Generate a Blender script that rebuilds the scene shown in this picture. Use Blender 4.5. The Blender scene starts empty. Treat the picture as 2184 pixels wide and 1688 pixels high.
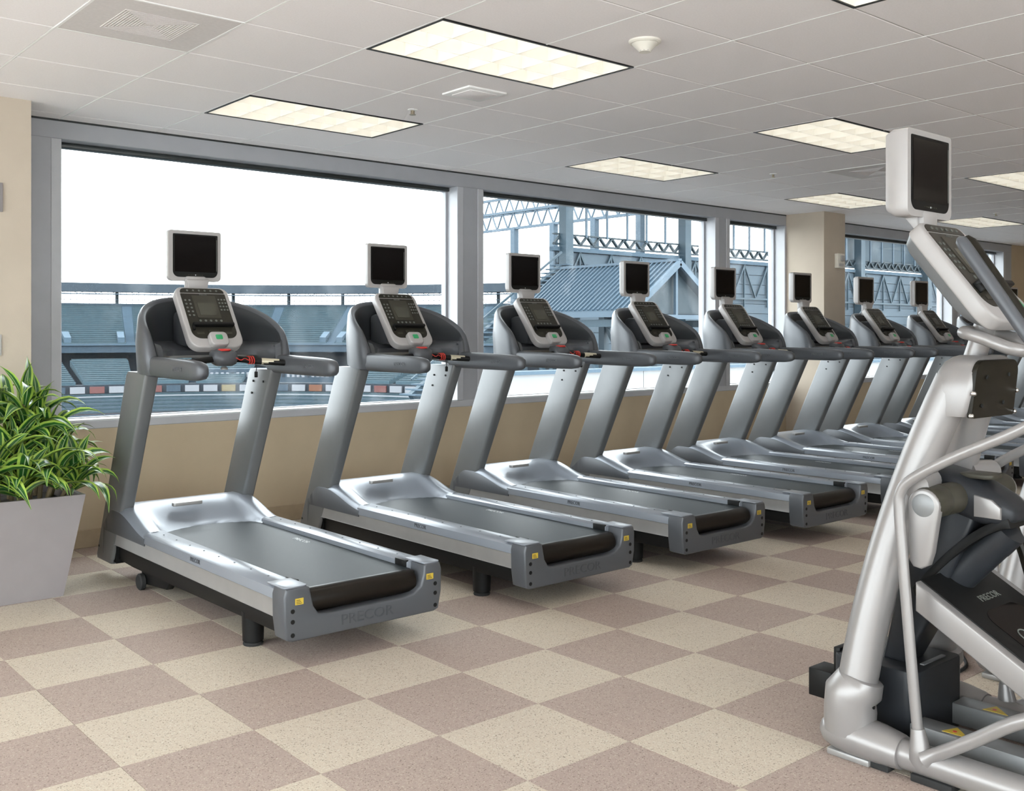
import bpy, bmesh, math, random
from mathutils import Vector, Matrix

random.seed(7)
sc = bpy.context.scene
COL = sc.collection

# ------------------------------------------------------------------ camera
F, CX, HY, YAW, CAMH = 2148.0, 1092.0, 711.5, math.radians(40.68), 1.376
W_, H_ = 2184.0, 1688.0
cd = bpy.data.cameras.new('camera')
cd.sensor_fit = 'HORIZONTAL'
cd.sensor_width = 36.0
cd.lens = 36.0 * F / W_
cd.shift_x = 0.0
cd.shift_y = (HY - H_ / 2) / W_
cd.clip_start = 0.05
cd.clip_end = 2000
cam = bpy.data.objects.new('camera', cd)
COL.objects.link(cam)
cam.location = (0, 0, CAMH)
cam.rotation_euler = (math.pi / 2, 0, -YAW)
sc.camera = cam
SY, CY = math.sin(YAW), math.cos(YAW)

# ------------------------------------------------------------------ sky, exposure
world = bpy.data.worlds.new('overcast_sky')
sc.world = world
world.use_nodes = True
bg = world.node_tree.nodes['Background']
bg.inputs['Color'].default_value = (0.965, 0.98, 1.0, 1)
bg.inputs['Strength'].default_value = 3.4
sc.view_settings.view_transform = 'Standard'
sc.view_settings.look = 'None'
sc.view_settings.exposure = 1.2
sc.view_settings.gamma = 1.0
sc.view_settings.use_curve_mapping = False
LAMP = 0.75          # radiance of the ceiling light lenses

# ------------------------------------------------------------------ materials
MATS = {}


def mat(name, col, rough=0.5, metal=0.0, var=0.0, scale=20.0, bump=0.0, bscale=200.0, spec=0.5, coat=0.0, emit=None):
    m = bpy.data.materials.new(name)
    m.use_nodes = True
    nt = m.node_tree
    b = nt.nodes['Principled BSDF']
    b.inputs['Base Color'].default_value = (*col, 1)
    b.inputs['Roughness'].default_value = rough
    b.inputs['Metallic'].default_value = metal
    b.inputs['Specular IOR Level'].default_value = spec
    b.inputs['Coat Weight'].default_value = coat
    if emit:
        b.inputs['Emission Color'].default_value = (*emit[0], 1)
        b.inputs['Emission Strength'].default_value = emit[1]
    if var or bump:
        tc = nt.nodes.new('ShaderNodeTexCoord')
    if var:
        n = nt.nodes.new('ShaderNodeTexNoise')
        n.inputs['Scale'].default_value = scale
        n.inputs['Detail'].default_value = 4
        r = nt.nodes.new('ShaderNodeValToRGB')
        r.color_ramp.elements[0].position = 0.3
        r.color_ramp.elements[1].position = 0.7
        r.color_ramp.elements[0].color = (*[c * (1 - var) for c in col], 1)
        r.color_ramp.elements[1].color = (*[min(1, c * (1 + var)) for c in col], 1)
        nt.links.new(tc.outputs['Object'], n.inputs['Vector'])
        nt.links.new(n.outputs['Fac'], r.inputs['Fac'])
        nt.links.new(r.outputs['Color'], b.inputs['Base Color'])
    if bump:
        n2 = nt.nodes.new('ShaderNodeTexNoise')
        n2.inputs['Scale'].default_value = bscale
        n2.inputs['Detail'].default_value = 3
        bp = nt.nodes.new('ShaderNodeBump')
        bp.inputs['Strength'].default_value = bump
        bp.inputs['Distance'].default_value = 0.002
        nt.links.new(tc.outputs['Object'], n2.inputs['Vector'])
        nt.links.new(n2.outputs['Fac'], bp.inputs['Height'])
        nt.links.new(bp.outputs['Normal'], b.inputs['Normal'])
    MATS[name] = m
    return m


def speckle(name, base, dark, light, scale=260.0):
    """flecked rubber tile: base colour with dark and pale granules"""
    m = bpy.data.materials.new(name)
    m.use_nodes = True
    nt = m.node_tree
    b = nt.nodes['Principled BSDF']
    b.inputs['Roughness'].default_value = 0.75
    b.inputs['Specular IOR Level'].default_value = 0.25
    geo = nt.nodes.new('ShaderNodeNewGeometry')
    v = nt.nodes.new('ShaderNodeTexVoronoi')
    v.inputs['Scale'].default_value = scale
    sep = nt.nodes.new('ShaderNodeSeparateColor')
    ramp = nt.nodes.new('ShaderNodeValToRGB')
    cr = ramp.color_ramp
    cr.interpolation = 'CONSTANT'
    cr.elements[0].position = 0.0
    cr.elements[0].color = (*dark, 1)
    cr.elements[1].position = 0.055
    cr.elements[1].color = (*base, 1)
    for p, c in ((0.35, [x * 0.95 for x in base]), (0.62, [x * 1.05 for x in base]), (0.90, light)):
        e = cr.elements.new(p)
        e.color = (*c, 1)
    n = nt.nodes.new('ShaderNodeTexNoise')
    n.inputs['Scale'].default_value = 1.1
    n.inputs['Detail'].default_value = 3
    mx = nt.nodes.new('ShaderNodeMix')
    mx.data_type = 'RGBA'
    mx.blend_type = 'MULTIPLY'
    mx.inputs['Factor'].default_value = 0.35
    r2 = nt.nodes.new('ShaderNodeValToRGB')
    r2.color_ramp.elements[0].position = 0.35
    r2.color_ramp.elements[1].position = 0.65
    r2.color_ramp.elements[0].color = (0.84, 0.82, 0.84, 1)
    r2.color_ramp.elements[1].color = (1.0, 1.0, 0.97, 1)
    nt.links.new(geo.outputs['Position'], v.inputs['Vector'])
    nt.links.new(geo.outputs['Position'], n.inputs['Vector'])
    nt.links.new(v.outputs['Color'], sep.inputs['Color'])
    nt.links.new(sep.outputs['Red'], ramp.inputs['Fac'])
    nt.links.new(n.outputs['Fac'], r2.inputs['Fac'])
    nt.links.new(ramp.outputs['Color'], mx.inputs[6])
    nt.links.new(r2.outputs['Color'], mx.inputs[7])
    nt.links.new(mx.outputs[2], b.inputs['Base Color'])
    MATS[name] = m
    return m


speckle('tile_cream', (0.550, 0.475, 0.385), (0.299, 0.249, 0.199), (0.614, 0.573, 0.481))
speckle('tile_taupe', (0.395, 0.312, 0.272), (0.232, 0.178, 0.154), (0.481, 0.407, 0.349))
mat('floor_base', (0.2490, 0.2158, 0.1826), 0.9, var=0.1)
mat('wall_beige', (0.525, 0.425, 0.295), 0.8, var=0.03, scale=6, bump=0.12, bscale=160)
mat('wall_cream', (0.5312, 0.4524, 0.3652), 0.8, var=0.03, scale=6, bump=0.12, bscale=160)
mat('base_vinyl', (0.4150, 0.3237, 0.2158), 0.6, var=0.04)
mat('ceiling_white', (0.95, 0.91, 0.915), 0.9, var=0.025, scale=120, bump=0.5, bscale=420)
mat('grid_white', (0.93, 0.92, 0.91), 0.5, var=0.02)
mat('soffit', (0.35, 0.35, 0.36), 0.9, var=0.05)
mat('frame_grey', (0.395, 0.40, 0.425), 0.5, 0.1, var=0.03, scale=8)
mat('frame_light', (0.50, 0.505, 0.53), 0.45, 0.1, var=0.03, scale=8)
mat('frame_dark', (0.0291, 0.0332, 0.0332), 0.35, var=0.1)
mat('black_trim', (0.0100, 0.0100, 0.0100), 0.4, var=0.1)
mat('louver', (0.84, 0.81, 0.74), 0.35, 0.0, var=0.02)
mat('lamp_lens', (0.9, 0.88, 0.82), 0.4, var=0.02, emit=((1.0, 0.975, 0.92), LAMP))
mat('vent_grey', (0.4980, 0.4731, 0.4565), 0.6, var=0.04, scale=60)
mat('vent_plate', (0.72, 0.68, 0.67), 0.6, var=0.04, scale=60)
mat('plastic_cream', (0.80, 0.76, 0.68), 0.45, var=0.02)
mat('brass', (0.4150, 0.3486, 0.2490), 0.35, 0.9, var=0.05)
mat('tm_grey', (0.088, 0.093, 0.103), 0.38, 0.2, var=0.03, scale=8, bump=0.05, bscale=900)
mat('tm_shell', (0.1660, 0.1743, 0.1909), 0.45, 0.25, var=0.03, scale=8, bump=0.05, bscale=900)
mat('tm_rail', (0.245, 0.265, 0.30), 0.30, 0.25, var=0.02, scale=8, bump=0.04, bscale=900)
mat('tm_upright', (0.175, 0.18, 0.185), 0.36, 0.35, var=0.03, scale=8, bump=0.04, bscale=900)
mat('alu', (0.3486, 0.3403, 0.3320), 0.38, 0.4, var=0.04, scale=10)
mat('tm_liner', (0.042, 0.045, 0.049), 0.34, 0.15, var=0.05, scale=8)
mat('belt', (0.0135, 0.0195, 0.022), 0.46, var=0.12, scale=60, bump=0.3, bscale=500, spec=0.2)
mat('roller', (0.0085, 0.0060, 0.0040), 0.34, var=0.15, scale=30, spec=0.3)
mat('black_plastic', (0.006, 0.006, 0.006), 0.5, var=0.15, scale=30, spec=0.25)
mat('rubber', (0.0166, 0.0166, 0.0166), 0.8, var=0.1)
mat('bezel_white', (0.40, 0.38, 0.372), 0.36, 0.05, var=0.02)
mat('screen_black', (0.0042, 0.0033, 0.0033), 0.12, var=0.05, spec=0.18)
mat('panel_dark', (0.026, 0.024, 0.018), 0.32, var=0.12, scale=25, spec=0.22)
mat('lcd', (0.0664, 0.0647, 0.0481), 0.2, var=0.06)
mat('key_pale', (0.1328, 0.1411, 0.1286), 0.5, var=0.06)
mat('led_white', (0.6640, 0.6640, 0.6640), 0.4, var=0.02)
mat('green_button', (0.0332, 0.3486, 0.1328), 0.35, var=0.05)
mat('red_button', (0.5146, 0.0373, 0.0291), 0.35, var=0.05)
mat('sticker_yellow', (0.5810, 0.4150, 0.0498), 0.4, var=0.05)
mat('sticker_ink', (0.0415, 0.0332, 0.0166), 0.5, var=0.1)
mat('sensor_cream', (0.5478, 0.4980, 0.3735), 0.3, 0.3, var=0.05)
mat('emboss', (0.068, 0.072, 0.080), 0.42, 0.2, var=0.05)
mat('emboss_light', (0.1369, 0.1428, 0.1535), 0.45, 0.2, var=0.05)
mat('white_print', (0.5146, 0.5312, 0.5395), 0.5, var=0.03)
mat('el_silver', (0.30, 0.285, 0.28), 0.33, 0.35, var=0.02, scale=6)
mat('el_grey', (0.2241, 0.2283, 0.2324), 0.4, 0.3, var=0.04)
mat('el_dark', (0.020, 0.022, 0.026), 0.42, var=0.08, spec=0.35)
mat('el_brown', (0.013, 0.011, 0.007), 0.42, var=0.08, spec=0.25)
mat('el_hub', (0.048, 0.044, 0.033), 0.42, 0.1, var=0.06, spec=0.3)
mat('bolt_chrome', (0.6225, 0.6142, 0.5976), 0.2, 1.0, var=0.03)
mat('planter_grey', (0.30, 0.272, 0.276), 0.55, 0.05, var=0.03, scale=9)
mat('soil', (0.0249, 0.0183, 0.0124), 0.95, var=0.3, scale=60, bump=0.8, bscale=90)
mat('leaf_green', (0.0249, 0.1120, 0.0208), 0.32, var=0.25, scale=14)
mat('leaf_lime', (0.3486, 0.4980, 0.0830), 0.34, var=0.15, scale=14)
mat('leaf_streak', (0.3735, 0.4814, 0.2490), 0.34, var=0.15, scale=14)
mat('cane', (0.1660, 0.1245, 0.0664), 0.8, var=0.2)
# outside
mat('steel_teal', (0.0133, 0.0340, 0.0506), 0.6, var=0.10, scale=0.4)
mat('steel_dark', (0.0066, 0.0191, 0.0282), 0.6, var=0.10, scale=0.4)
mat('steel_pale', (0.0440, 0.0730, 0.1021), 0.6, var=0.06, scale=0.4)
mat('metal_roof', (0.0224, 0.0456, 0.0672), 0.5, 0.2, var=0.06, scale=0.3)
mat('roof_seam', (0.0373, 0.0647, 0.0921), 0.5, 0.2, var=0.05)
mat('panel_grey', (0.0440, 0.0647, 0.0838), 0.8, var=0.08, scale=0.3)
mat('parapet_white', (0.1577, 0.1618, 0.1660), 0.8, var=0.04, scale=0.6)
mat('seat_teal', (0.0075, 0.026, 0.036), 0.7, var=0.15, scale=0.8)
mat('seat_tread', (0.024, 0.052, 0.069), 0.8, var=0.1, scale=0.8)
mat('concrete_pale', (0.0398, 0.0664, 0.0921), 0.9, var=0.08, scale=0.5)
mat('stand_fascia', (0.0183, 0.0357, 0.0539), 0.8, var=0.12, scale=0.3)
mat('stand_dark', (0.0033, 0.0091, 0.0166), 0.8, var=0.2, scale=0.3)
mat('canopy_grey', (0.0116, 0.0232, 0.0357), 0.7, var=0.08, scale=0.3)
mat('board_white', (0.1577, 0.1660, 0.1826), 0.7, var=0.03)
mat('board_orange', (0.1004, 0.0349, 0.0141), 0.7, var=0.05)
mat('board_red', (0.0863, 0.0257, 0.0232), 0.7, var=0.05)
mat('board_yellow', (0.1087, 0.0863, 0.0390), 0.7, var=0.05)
mat('bounce_pale', (0.78, 0.77, 0.76), 0.9, var=0.05, scale=0.5)
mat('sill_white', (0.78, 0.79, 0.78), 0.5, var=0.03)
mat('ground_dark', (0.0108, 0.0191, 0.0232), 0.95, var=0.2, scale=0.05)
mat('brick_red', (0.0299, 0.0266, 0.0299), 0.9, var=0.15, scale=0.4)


def glass_mat():
    m = bpy.data.materials.new('window_glass')
    m.use_nodes = True
    nt = m.node_tree
    for n in list(nt.nodes):
        nt.nodes.remove(n)
    out = nt.nodes.new('ShaderNodeOutputMaterial')
    tr = nt.nodes.new('ShaderNodeBsdfTransparent')
    tr.inputs['Color'].default_value = (0.93, 0.965, 0.97, 1)
    gl = nt.nodes.new('ShaderNodeBsdfGlossy')
    gl.inputs['Roughness'].default_value = 0.02
    # Schlick reflectance from the angle to the pane, the same for both faces
    ge = nt.nodes.new('ShaderNodeNewGeometry')
    dt = nt.nodes.new('ShaderNodeVectorMath')
    dt.operation = 'DOT_PRODUCT'
    nt.links.new(ge.outputs['Incoming'], dt.inputs[0])
    nt.links.new(ge.outputs['Normal'], dt.inputs[1])

    def mth(op, a, b=None, cl=False):
        n = nt.nodes.new('ShaderNodeMath')
        n.operation = op
        n.use_clamp = cl
        for k_, q in enumerate((a, b)):
            if q is None:
                continue
            if isinstance(q, (int, float)):
                n.inputs[k_].default_value = q
            else:
                nt.links.new(q, n.inputs[k_])
        return n.outputs[0]
    fr_ = mth('ADD', mth('MULTIPLY', mth('POWER', mth('SUBTRACT', 1.0, mth('ABSOLUTE', dt.outputs['Value'])), 5.0), 0.9), 0.014, True)
    mx = nt.nodes.new('ShaderNodeMixShader')
    # faint dust on the pane
    tc = nt.nodes.new('ShaderNodeTexCoord')
    mp = nt.nodes.new('ShaderNodeMapping')
    mp.inputs['Scale'].default_value = (1.2, 1.2, 0.7)
    nz = nt.nodes.new('ShaderNodeTexNoise')
    nz.inputs['Scale'].default_value = 3.0
    nz.inputs['Detail'].default_value = 6
    rp = nt.nodes.new('ShaderNodeValToRGB')
    rp.color_ramp.elements[0].position = 0.56
    rp.color_ramp.elements[1].position = 0.85
    rp.color_ramp.elements[0].color = (0.002, 0.002, 0.002, 1)
    rp.color_ramp.elements[1].color = (0.05, 0.05, 0.05, 1)
    df = nt.nodes.new('ShaderNodeBsdfTranslucent')
    df.inputs['Color'].default_value = (0.9, 0.93, 0.95, 1)
    mx2 = nt.nodes.new('ShaderNodeMixShader')
    nt.links.new(tc.outputs['Object'], mp.inputs['Vector'])
    nt.links.new(mp.outputs['Vector'], nz.inputs['Vector'])
    nt.links.new(nz.outputs['Fac'], rp.inputs['Fac'])
    nt.links.new(rp.outputs['Color'], mx2.inputs['Fac'])
    nt.links.new(tr.outputs[0], mx2.inputs[1])
    nt.links.new(df.outputs[0], mx2.inputs[2])
    nt.links.new(fr_, mx.inputs['Fac'])
    nt.links.new(mx2.outputs[0], mx.inputs[1])
    nt.links.new(gl.outputs[0], mx.inputs[2])
    nt.links.new(mx.outputs[0], out.inputs['Surface'])
    MATS['glass'] = m


glass_mat()


# ------------------------------------------------------------------ mesh helpers
class MB:
    def __init__(self):
        self.bm = bmesh.new()

    def _fin(self, verts, M):
        if M is not None:
            bmesh.ops.transform(self.bm, matrix=M, verts=verts)

    def box(self, x0, x1, y0, y1, z0, z1, bev=0.0, seg=2, M=None, mi=0):
        r = bmesh.ops.create_cube(self.bm, size=1.0)
        vs = r['verts']
        for v in vs:
            v.co = Vector(((x0 + x1) / 2 + v.co.x * (x1 - x0), (y0 + y1) / 2 + v.co.y * (y1 - y0), (z0 + z1) / 2 + v.co.z * (z1 - z0)))
        fs = list({f for v in vs for f in v.link_faces})
        if bev > 0:
            es = list({e for v in vs for e in v.link_edges})
            rr = bmesh.ops.bevel(self.bm, geom=es, offset=bev, segments=seg, affect='EDGES', profile=0.5, clamp_overlap=True)
            vs = list({v for f in rr['faces'] for v in f.verts} | {v for v in vs if v.is_valid})
            fs = list({f for v in vs for f in v.link_faces})
        for f in fs:
            f.material_index = mi
        self._fin(vs, M)
        return self

    def prism(self, poly, axis, a0, a1, bev=0.0, seg=2, M=None, mi=0):
        def co(p, a):
            if axis == 'x':
                return (a, p[0], p[1])
            if axis == 'y':
                return (p[0], a, p[1])
            return (p[0], p[1], a)
        A = [self.bm.verts.new(co(p, a0)) for p in poly]
        B = [self.bm.verts.new(co(p, a1)) for p in poly]
        n = len(poly)
        fs = [self.bm.faces.new(A), self.bm.faces.new(list(reversed(B)))]
        for i in range(n):
            fs.append(self.bm.faces.new([A[i], B[i], B[(i + 1) % n], A[(i + 1) % n]]))
        bmesh.ops.recalc_face_normals(self.bm, faces=fs)
        vs = A + B
        if bev > 0:
            es = [e for f in fs[:2] for e in f.edges]
            rr = bmesh.ops.bevel(self.bm, geom=es, offset=bev, segments=seg, affect='EDGES', profile=0.5, clamp_overlap=True)
            vs = list({v for f in rr['faces'] for v in f.verts} | {v for v in vs if v.is_valid})
            fs = list({f for v in vs for f in v.link_faces})
        for f in fs:
            f.material_index = mi
        self._fin(vs, M)
        return self

    def loft(self, secs, closed=True, caps=True, M=None, mis=None):
        rings = [[self.bm.verts.new(p) for p in s] for s in secs]
        fs = []
        n = len(secs[0])
        for i in range(len(rings) - 1):
            for j in range(n if closed else n - 1):
                k = (j + 1) % n
                f = self.bm.faces.new([rings[i][j], rings[i + 1][j], rings[i + 1][k], rings[i][k]])
                if mis:
                    f.material_index = mis[j]
                fs.append(f)
        if caps and closed:
            fs.append(self.bm.faces.new(rings[0]))
            fs.append(self.bm.faces.new(list(reversed(rings[-1]))))
        bmesh.ops.recalc_face_normals(self.bm, faces=fs)
        self._fin([v for r in rings for v in r], M)
        return self

    def tube(self, path, r, n=12, M=None, sx=1.0):
        P = [Vector(p) for p in path]
        R = r if isinstance(r, (list, tuple)) else [r] * len(P)
        secs = []
        up = None
        for i, p in enumerate(P):
            t = (P[min(i + 1, len(P) - 1)] - P[max(i - 1, 0)]).normalized()
            if up is None:
                up = Vector((0, 0, 1)) if abs(t.z) < 0.9 else Vector((1, 0, 0))
            a = t.cross(up).normalized()
            up = a.cross(t).normalized()
            secs.append([p + (a * math.cos(2 * math.pi * k / n) * sx + up * math.sin(2 * math.pi * k / n)) * R[i] for k in range(n)])
        return self.loft(secs, True, True, M)

    def cyl(self, p, q, r, n=16, M=None):
        return self.tube([p, q], r, n, M)

    def lathe(self, prof, c, n=24, axis='z', M=None):
        secs = []
        for r, h in prof:
            s = []
            for k in range(n):
                a = 2 * math.pi * k / n
                x, y = max(r, 1e-4) * math.cos(a), max(r, 1e-4) * math.sin(a)
                if axis == 'z':
                    s.append((c[0] + x, c[1] + y, c[2] + h))
                elif axis == 'y':
                    s.append((c[0] + x, c[1] + h, c[2] + y))
                else:
                    s.append((c[0] + h, c[1] + x, c[2] + y))
            secs.append(s)
        return self.loft(secs, True, True, M)

    def quad(self, a, b, c, d, mi=0):
        f = self.bm.faces.new([self.bm.verts.new(p) for p in (a, b, c, d)])
        f.material_index = mi
        return self

    def beam(self, p, q, w, h):
        p, q = Vector(p), Vector(q)
        t = q - p
        L = t.length
        t.normalize()
        up = Vector((0, 0, 1)) if abs(t.z) < 0.95 else Vector((0, 1, 0))
        a = t.cross(up).normalized()
        b = a.cross(t).normalized()
        secs = [[o + a * (sx * w / 2) + b * (sz * h / 2) for sx, sz in ((-1, -1), (1, -1), (1, 1), (-1, 1))] for o in (p, q)]
        return self.loft(secs)

    def mesh(self, name, mats, smooth=35):
        me = bpy.data.meshes.new(name)
        self.bm.to_mesh(me)
        self.bm.free()
        for m in (mats if isinstance(mats, (list, tuple)) else [mats]):
            me.materials.append(MATS[m])
        if smooth:
            for p in me.polygons:
                p.use_smooth = True
            me.set_sharp_from_angle(angle=math.radians(smooth))
        return me

    def obj(self, name, mats, parent=None, smooth=35):
        o = bpy.data.objects.new(name, self.mesh(name, mats, smooth))
        COL.objects.link(o)
        if parent is not None:
            o.parent = parent
        return o


def tag(o, label=None, cat=None, group=None, kind=None):
    if label:
        o['label'] = label
    if cat:
        o['category'] = cat
    if group:
        o['group'] = group
    if kind:
        o['kind'] = kind
    return o


def thing(name, label, cat, loc=(0, 0, 0), rz=0.0, group=None):
    o = bpy.data.objects.new(name, None)
    o.empty_display_size = 0.1
    COL.objects.link(o)
    o.location = loc
    o.rotation_euler = (0, 0, rz)
    return tag(o, label, cat, group)


def joined(o):
    """pieces too small to pick apart, kept as one part"""
    o['kind'] = 'stuff'
    return o


def struct(o):
    o['kind'] = 'structure'
    return o


def inst(name, me, parent, loc=(0, 0, 0), rot=(0, 0, 0)):
    o = bpy.data.objects.new(name, me)
    COL.objects.link(o)
    o.parent = parent
    o.location = loc
    o.rotation_euler = rot
    return o


def copy_tree(o, parent=None):
    kids = list(o.children)
    c = o.copy()
    COL.objects.link(c)
    c.parent = parent
    for k in kids:
        copy_tree(k, c)
    return c


def rrect(w0, w1, h0, h1, radii, n=6):
    """rounded rectangle outline, radii = (bl, br, tr, tl)"""
    pts = []
    for (cx, cy, sx, sy, a0), r in zip(((w0, h0, 1, 1, 180), (w1, h0, -1, 1, 270), (w1, h1, -1, -1, 0), (w0, h1, 1, -1, 90)), radii):
        for k in range(n + 1):
            a = math.radians(a0 + 90 * k / n)
            pts.append((cx + sx * r + r * math.cos(a), cy + sy * r + r * math.sin(a)))
    return pts


def smooth_path(pts, sub=6):
    P = [Vector(p) for p in pts]
    out = []
    for i in range(len(P) - 1):
        p0, p1, p2, p3 = P[max(i - 1, 0)], P[i], P[i + 1], P[min(i + 2, len(P) - 1)]
        for k in range(sub):
            t = k / sub
            out.append(0.5 * ((2 * p1) + (p2 - p0) * t + (2 * p0 - 5 * p1 + 4 * p2 - p3) * t * t + (3 * p1 - p0 - 3 * p2 + p3) * t ** 3))
    out.append(P[-1])
    return out


def sstep(a, b, x):
    t = max(0.0, min(1.0, (x - a) / (b - a)))
    return t * t * (3 - 2 * t)


def text_mesh(s, size, depth, mname):
    cu = bpy.data.curves.new('lettering', 'FONT')
    cu.body = s
    cu.size = size
    cu.extrude = depth
    cu.align_x = 'CENTER'
    cu.align_y = 'CENTER'
    cu.resolution_u = 3
    o = bpy.data.objects.new('lettering', cu)
    COL.objects.link(o)
    bpy.context.view_layer.update()
    me = bpy.data.meshes.new_from_object(o.evaluated_get(bpy.context.evaluated_depsgraph_get()))
    bpy.data.objects.remove(o)
    bpy.data.curves.remove(cu)
    me.materials.clear()
    me.materials.append(MATS[mname])
    return me


def text_obj(name, s, size, depth, mname, parent, M):
    me = text_mesh(s, size, depth, mname)
    me.transform(M)
    o = bpy.data.objects.new(name, me)
    COL.objects.link(o)
    o.parent = parent
    return o


def frame_M(origin, x, up):
    x, up = Vector(x).normalized(), Vector(up).normalized()
    n = x.cross(up)
    M = Matrix.Identity(4)
    for i in range(3):
        M[i][0], M[i][1], M[i][2], M[i][3] = x[i], up[i], n[i], origin[i]
    return M


def pix(u, v, z):
    d = u * SY + v * CY
    r = u * CY - v * SY
    if d < 0.05:
        return None
    return CX + F * r / d, HY - F * (z - CAMH) / d, d


def onscreen(u, v, z, m=0):
    p = pix(u, v, z)
    return p is not None and -m <= p[0] <= W_ + m and -m <= p[1] <= H_ + m


def rdz(r, d, dz):
    """camera-frame right / depth / height above the eye -> world"""
    return Vector((r * CY + d * SY, -r * SY + d * CY, CAMH + dz))


# ================================================================== ROOM
CE = 2.729                      # ceiling height
VW = 6.69                       # inner face of the window wall
VG = 6.84                       # glass plane
U0, U1, V0 = -2.4, 18.0, -3.6   # other walls
T = 0.4572                      # floor tile
FU, FV = 2.0557, 5.518          # a floor tile corner
C = 0.61                        # ceiling module
GU, GV = 3.198, 3.472           # a ceiling grid crossing

# ---- floor with its tiles
floor = struct(MB().box(U0, U1, V0, VW + 0.1, -0.15, -0.004).obj('floor', 'floor_base', smooth=0))
tile_me = {}
for key in ('tile_cream', 'tile_taupe'):
    h = T / 2 - 0.0006
    tile_me[key] = MB().box(-h, h, -h, h, -0.0045, 0.0, bev=0.0008, seg=1).mesh('floor_tile', key, 0)
cells = []
i0, i1 = math.floor((U0 - FU) / T), math.ceil((U1 - FU) / T)
j0, j1 = math.floor((V0 - FV) / T), math.ceil((VW - FV) / T)
for i in range(i0, i1):
    for j in range(j0, j1):
        cu_, cv_ = FU + (i + 0.5) * T, FV + (j + 0.5) * T
        p = pix(cu_, cv_, 0)
        vis = p is not None and onscreen(cu_, cv_, 0, 90)
        cells.append((p[2] if vis else 1e6 + abs(cu_) + abs(cv_), i, j, cu_, cv_))
cells.sort()
rest = {'tile_cream': MB(), 'tile_taupe': MB()}
for k, (d, i, j, cu_, cv_) in enumerate(cells):
    key = 'tile_taupe' if (i + j) % 2 == 0 else 'tile_cream'
    if k < 290 and d < 1e5:
        inst('floor_tile', tile_me[key], floor, (cu_, cv_, 0))
    else:
        h = T / 2 - 0.0006
        a0, a1, b0, b1 = max(cu_ - h, U0), min(cu_ + h, U1), max(cv_ - h, V0), min(cv_ + h, VW + .05)
        if a1 > a0 and b1 > b0:
            rest[key].box(a0, a1, b0, b1, -0.0045, 0.0)
for key in rest:
    tag(rest[key].obj('floor_tiles', key, floor, 0), kind='stuff')

# ---- ceiling: soffit above, grid bars, tiles
ceiling = struct(MB().box(U0, U1, V0, VW + 0.1, CE + 0.16, CE + 0.22).obj('ceiling', 'soffit', smooth=0))
ku0, ku1 = math.floor((U0 - GU) / C), math.ceil((U1 - GU) / C)
kv0, kv1 = math.floor((V0 - GV) / C), math.ceil((VW - GV) / C)
lights = {}
for n in range(-2, 5):
    for m in (-12, -9, -6, -3, 0, 3):
        iu = -1 + 5 * n
        lights[(iu, m)] = (n, m)
vents = {(-3, 1): 'a', (7, 1): 'b'}
taken = set()
for (iu, m) in lights:
    taken |= {(iu, m), (iu + 1, m)}
taken |= set(vents)
hh = C / 2 - 0.004
ct_me = MB().box(-hh, hh, -hh, hh, 0.0, 0.016, bev=0.003, seg=1).mesh('ceiling_tile', 'ceiling_white', 0)
rest_c = MB()
ntile = 0
for i in range(ku0, ku1):
    for j in range(kv0, kv1):
        if (i, j) in taken:
            continue
        a, b = GU + i * C, GV + j * C
        full = a >= U0 and a + C <= U1 and b >= V0 and b + C <= VW
        if full and any(onscreen(a + q * C, b + w * C, CE) for q in (0, .5, 1) for w in (0, .5, 1)) and ntile < 295:
            inst('ceiling_tile', ct_me, ceiling, (a + C / 2, b + C / 2, CE))
            ntile += 1
        else:
            a0, a1, b0, b1 = max(a + .004, U0), min(a + C - .004, U1), max(b + .004, V0), min(b + C - .004, VW)
            if a1 - a0 > .01 and b1 - b0 > .01:
                if any(onscreen(a + q * C, min(b + w * C, VW), CE) for q in (0, .5, 1) for w in (0, .5, 1)) and ntile < 295:
                    MB().box(a0, a1, b0, b1, CE, CE + .016, bev=.003, seg=1).obj('ceiling_tile', 'ceiling_white', ceiling, 0)
                    ntile += 1
                else:
                    rest_c.box(a0, a1, b0, b1, CE, CE + .016)
tag(rest_c.obj('ceiling_tiles', 'ceiling_white', ceiling, 0), kind='stuff')
for i in range(ku0 + 1, ku1):
    a = GU + i * C
    # a bar stops where a light spans it
    start = V0
    for j in sorted(m for (iu, m) in lights if iu + 1 == i):
        y0, y1 = GV + j * C, GV + (j + 1) * C
        if y1 <= V0:
            continue
        if y0 > start:
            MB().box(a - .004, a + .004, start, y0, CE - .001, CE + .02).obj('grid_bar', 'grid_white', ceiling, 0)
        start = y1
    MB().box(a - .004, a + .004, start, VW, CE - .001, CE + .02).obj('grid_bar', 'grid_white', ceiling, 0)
for j in range(kv0 + 1, kv1):
    b = GV + j * C
    MB().box(U0, U1, b - .006, b + .006, CE + .003, CE + .02).obj('grid_bar', 'vent_grey', ceiling, 0)  # bars along u: same white grid, their shading put into a greyer colour


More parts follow.
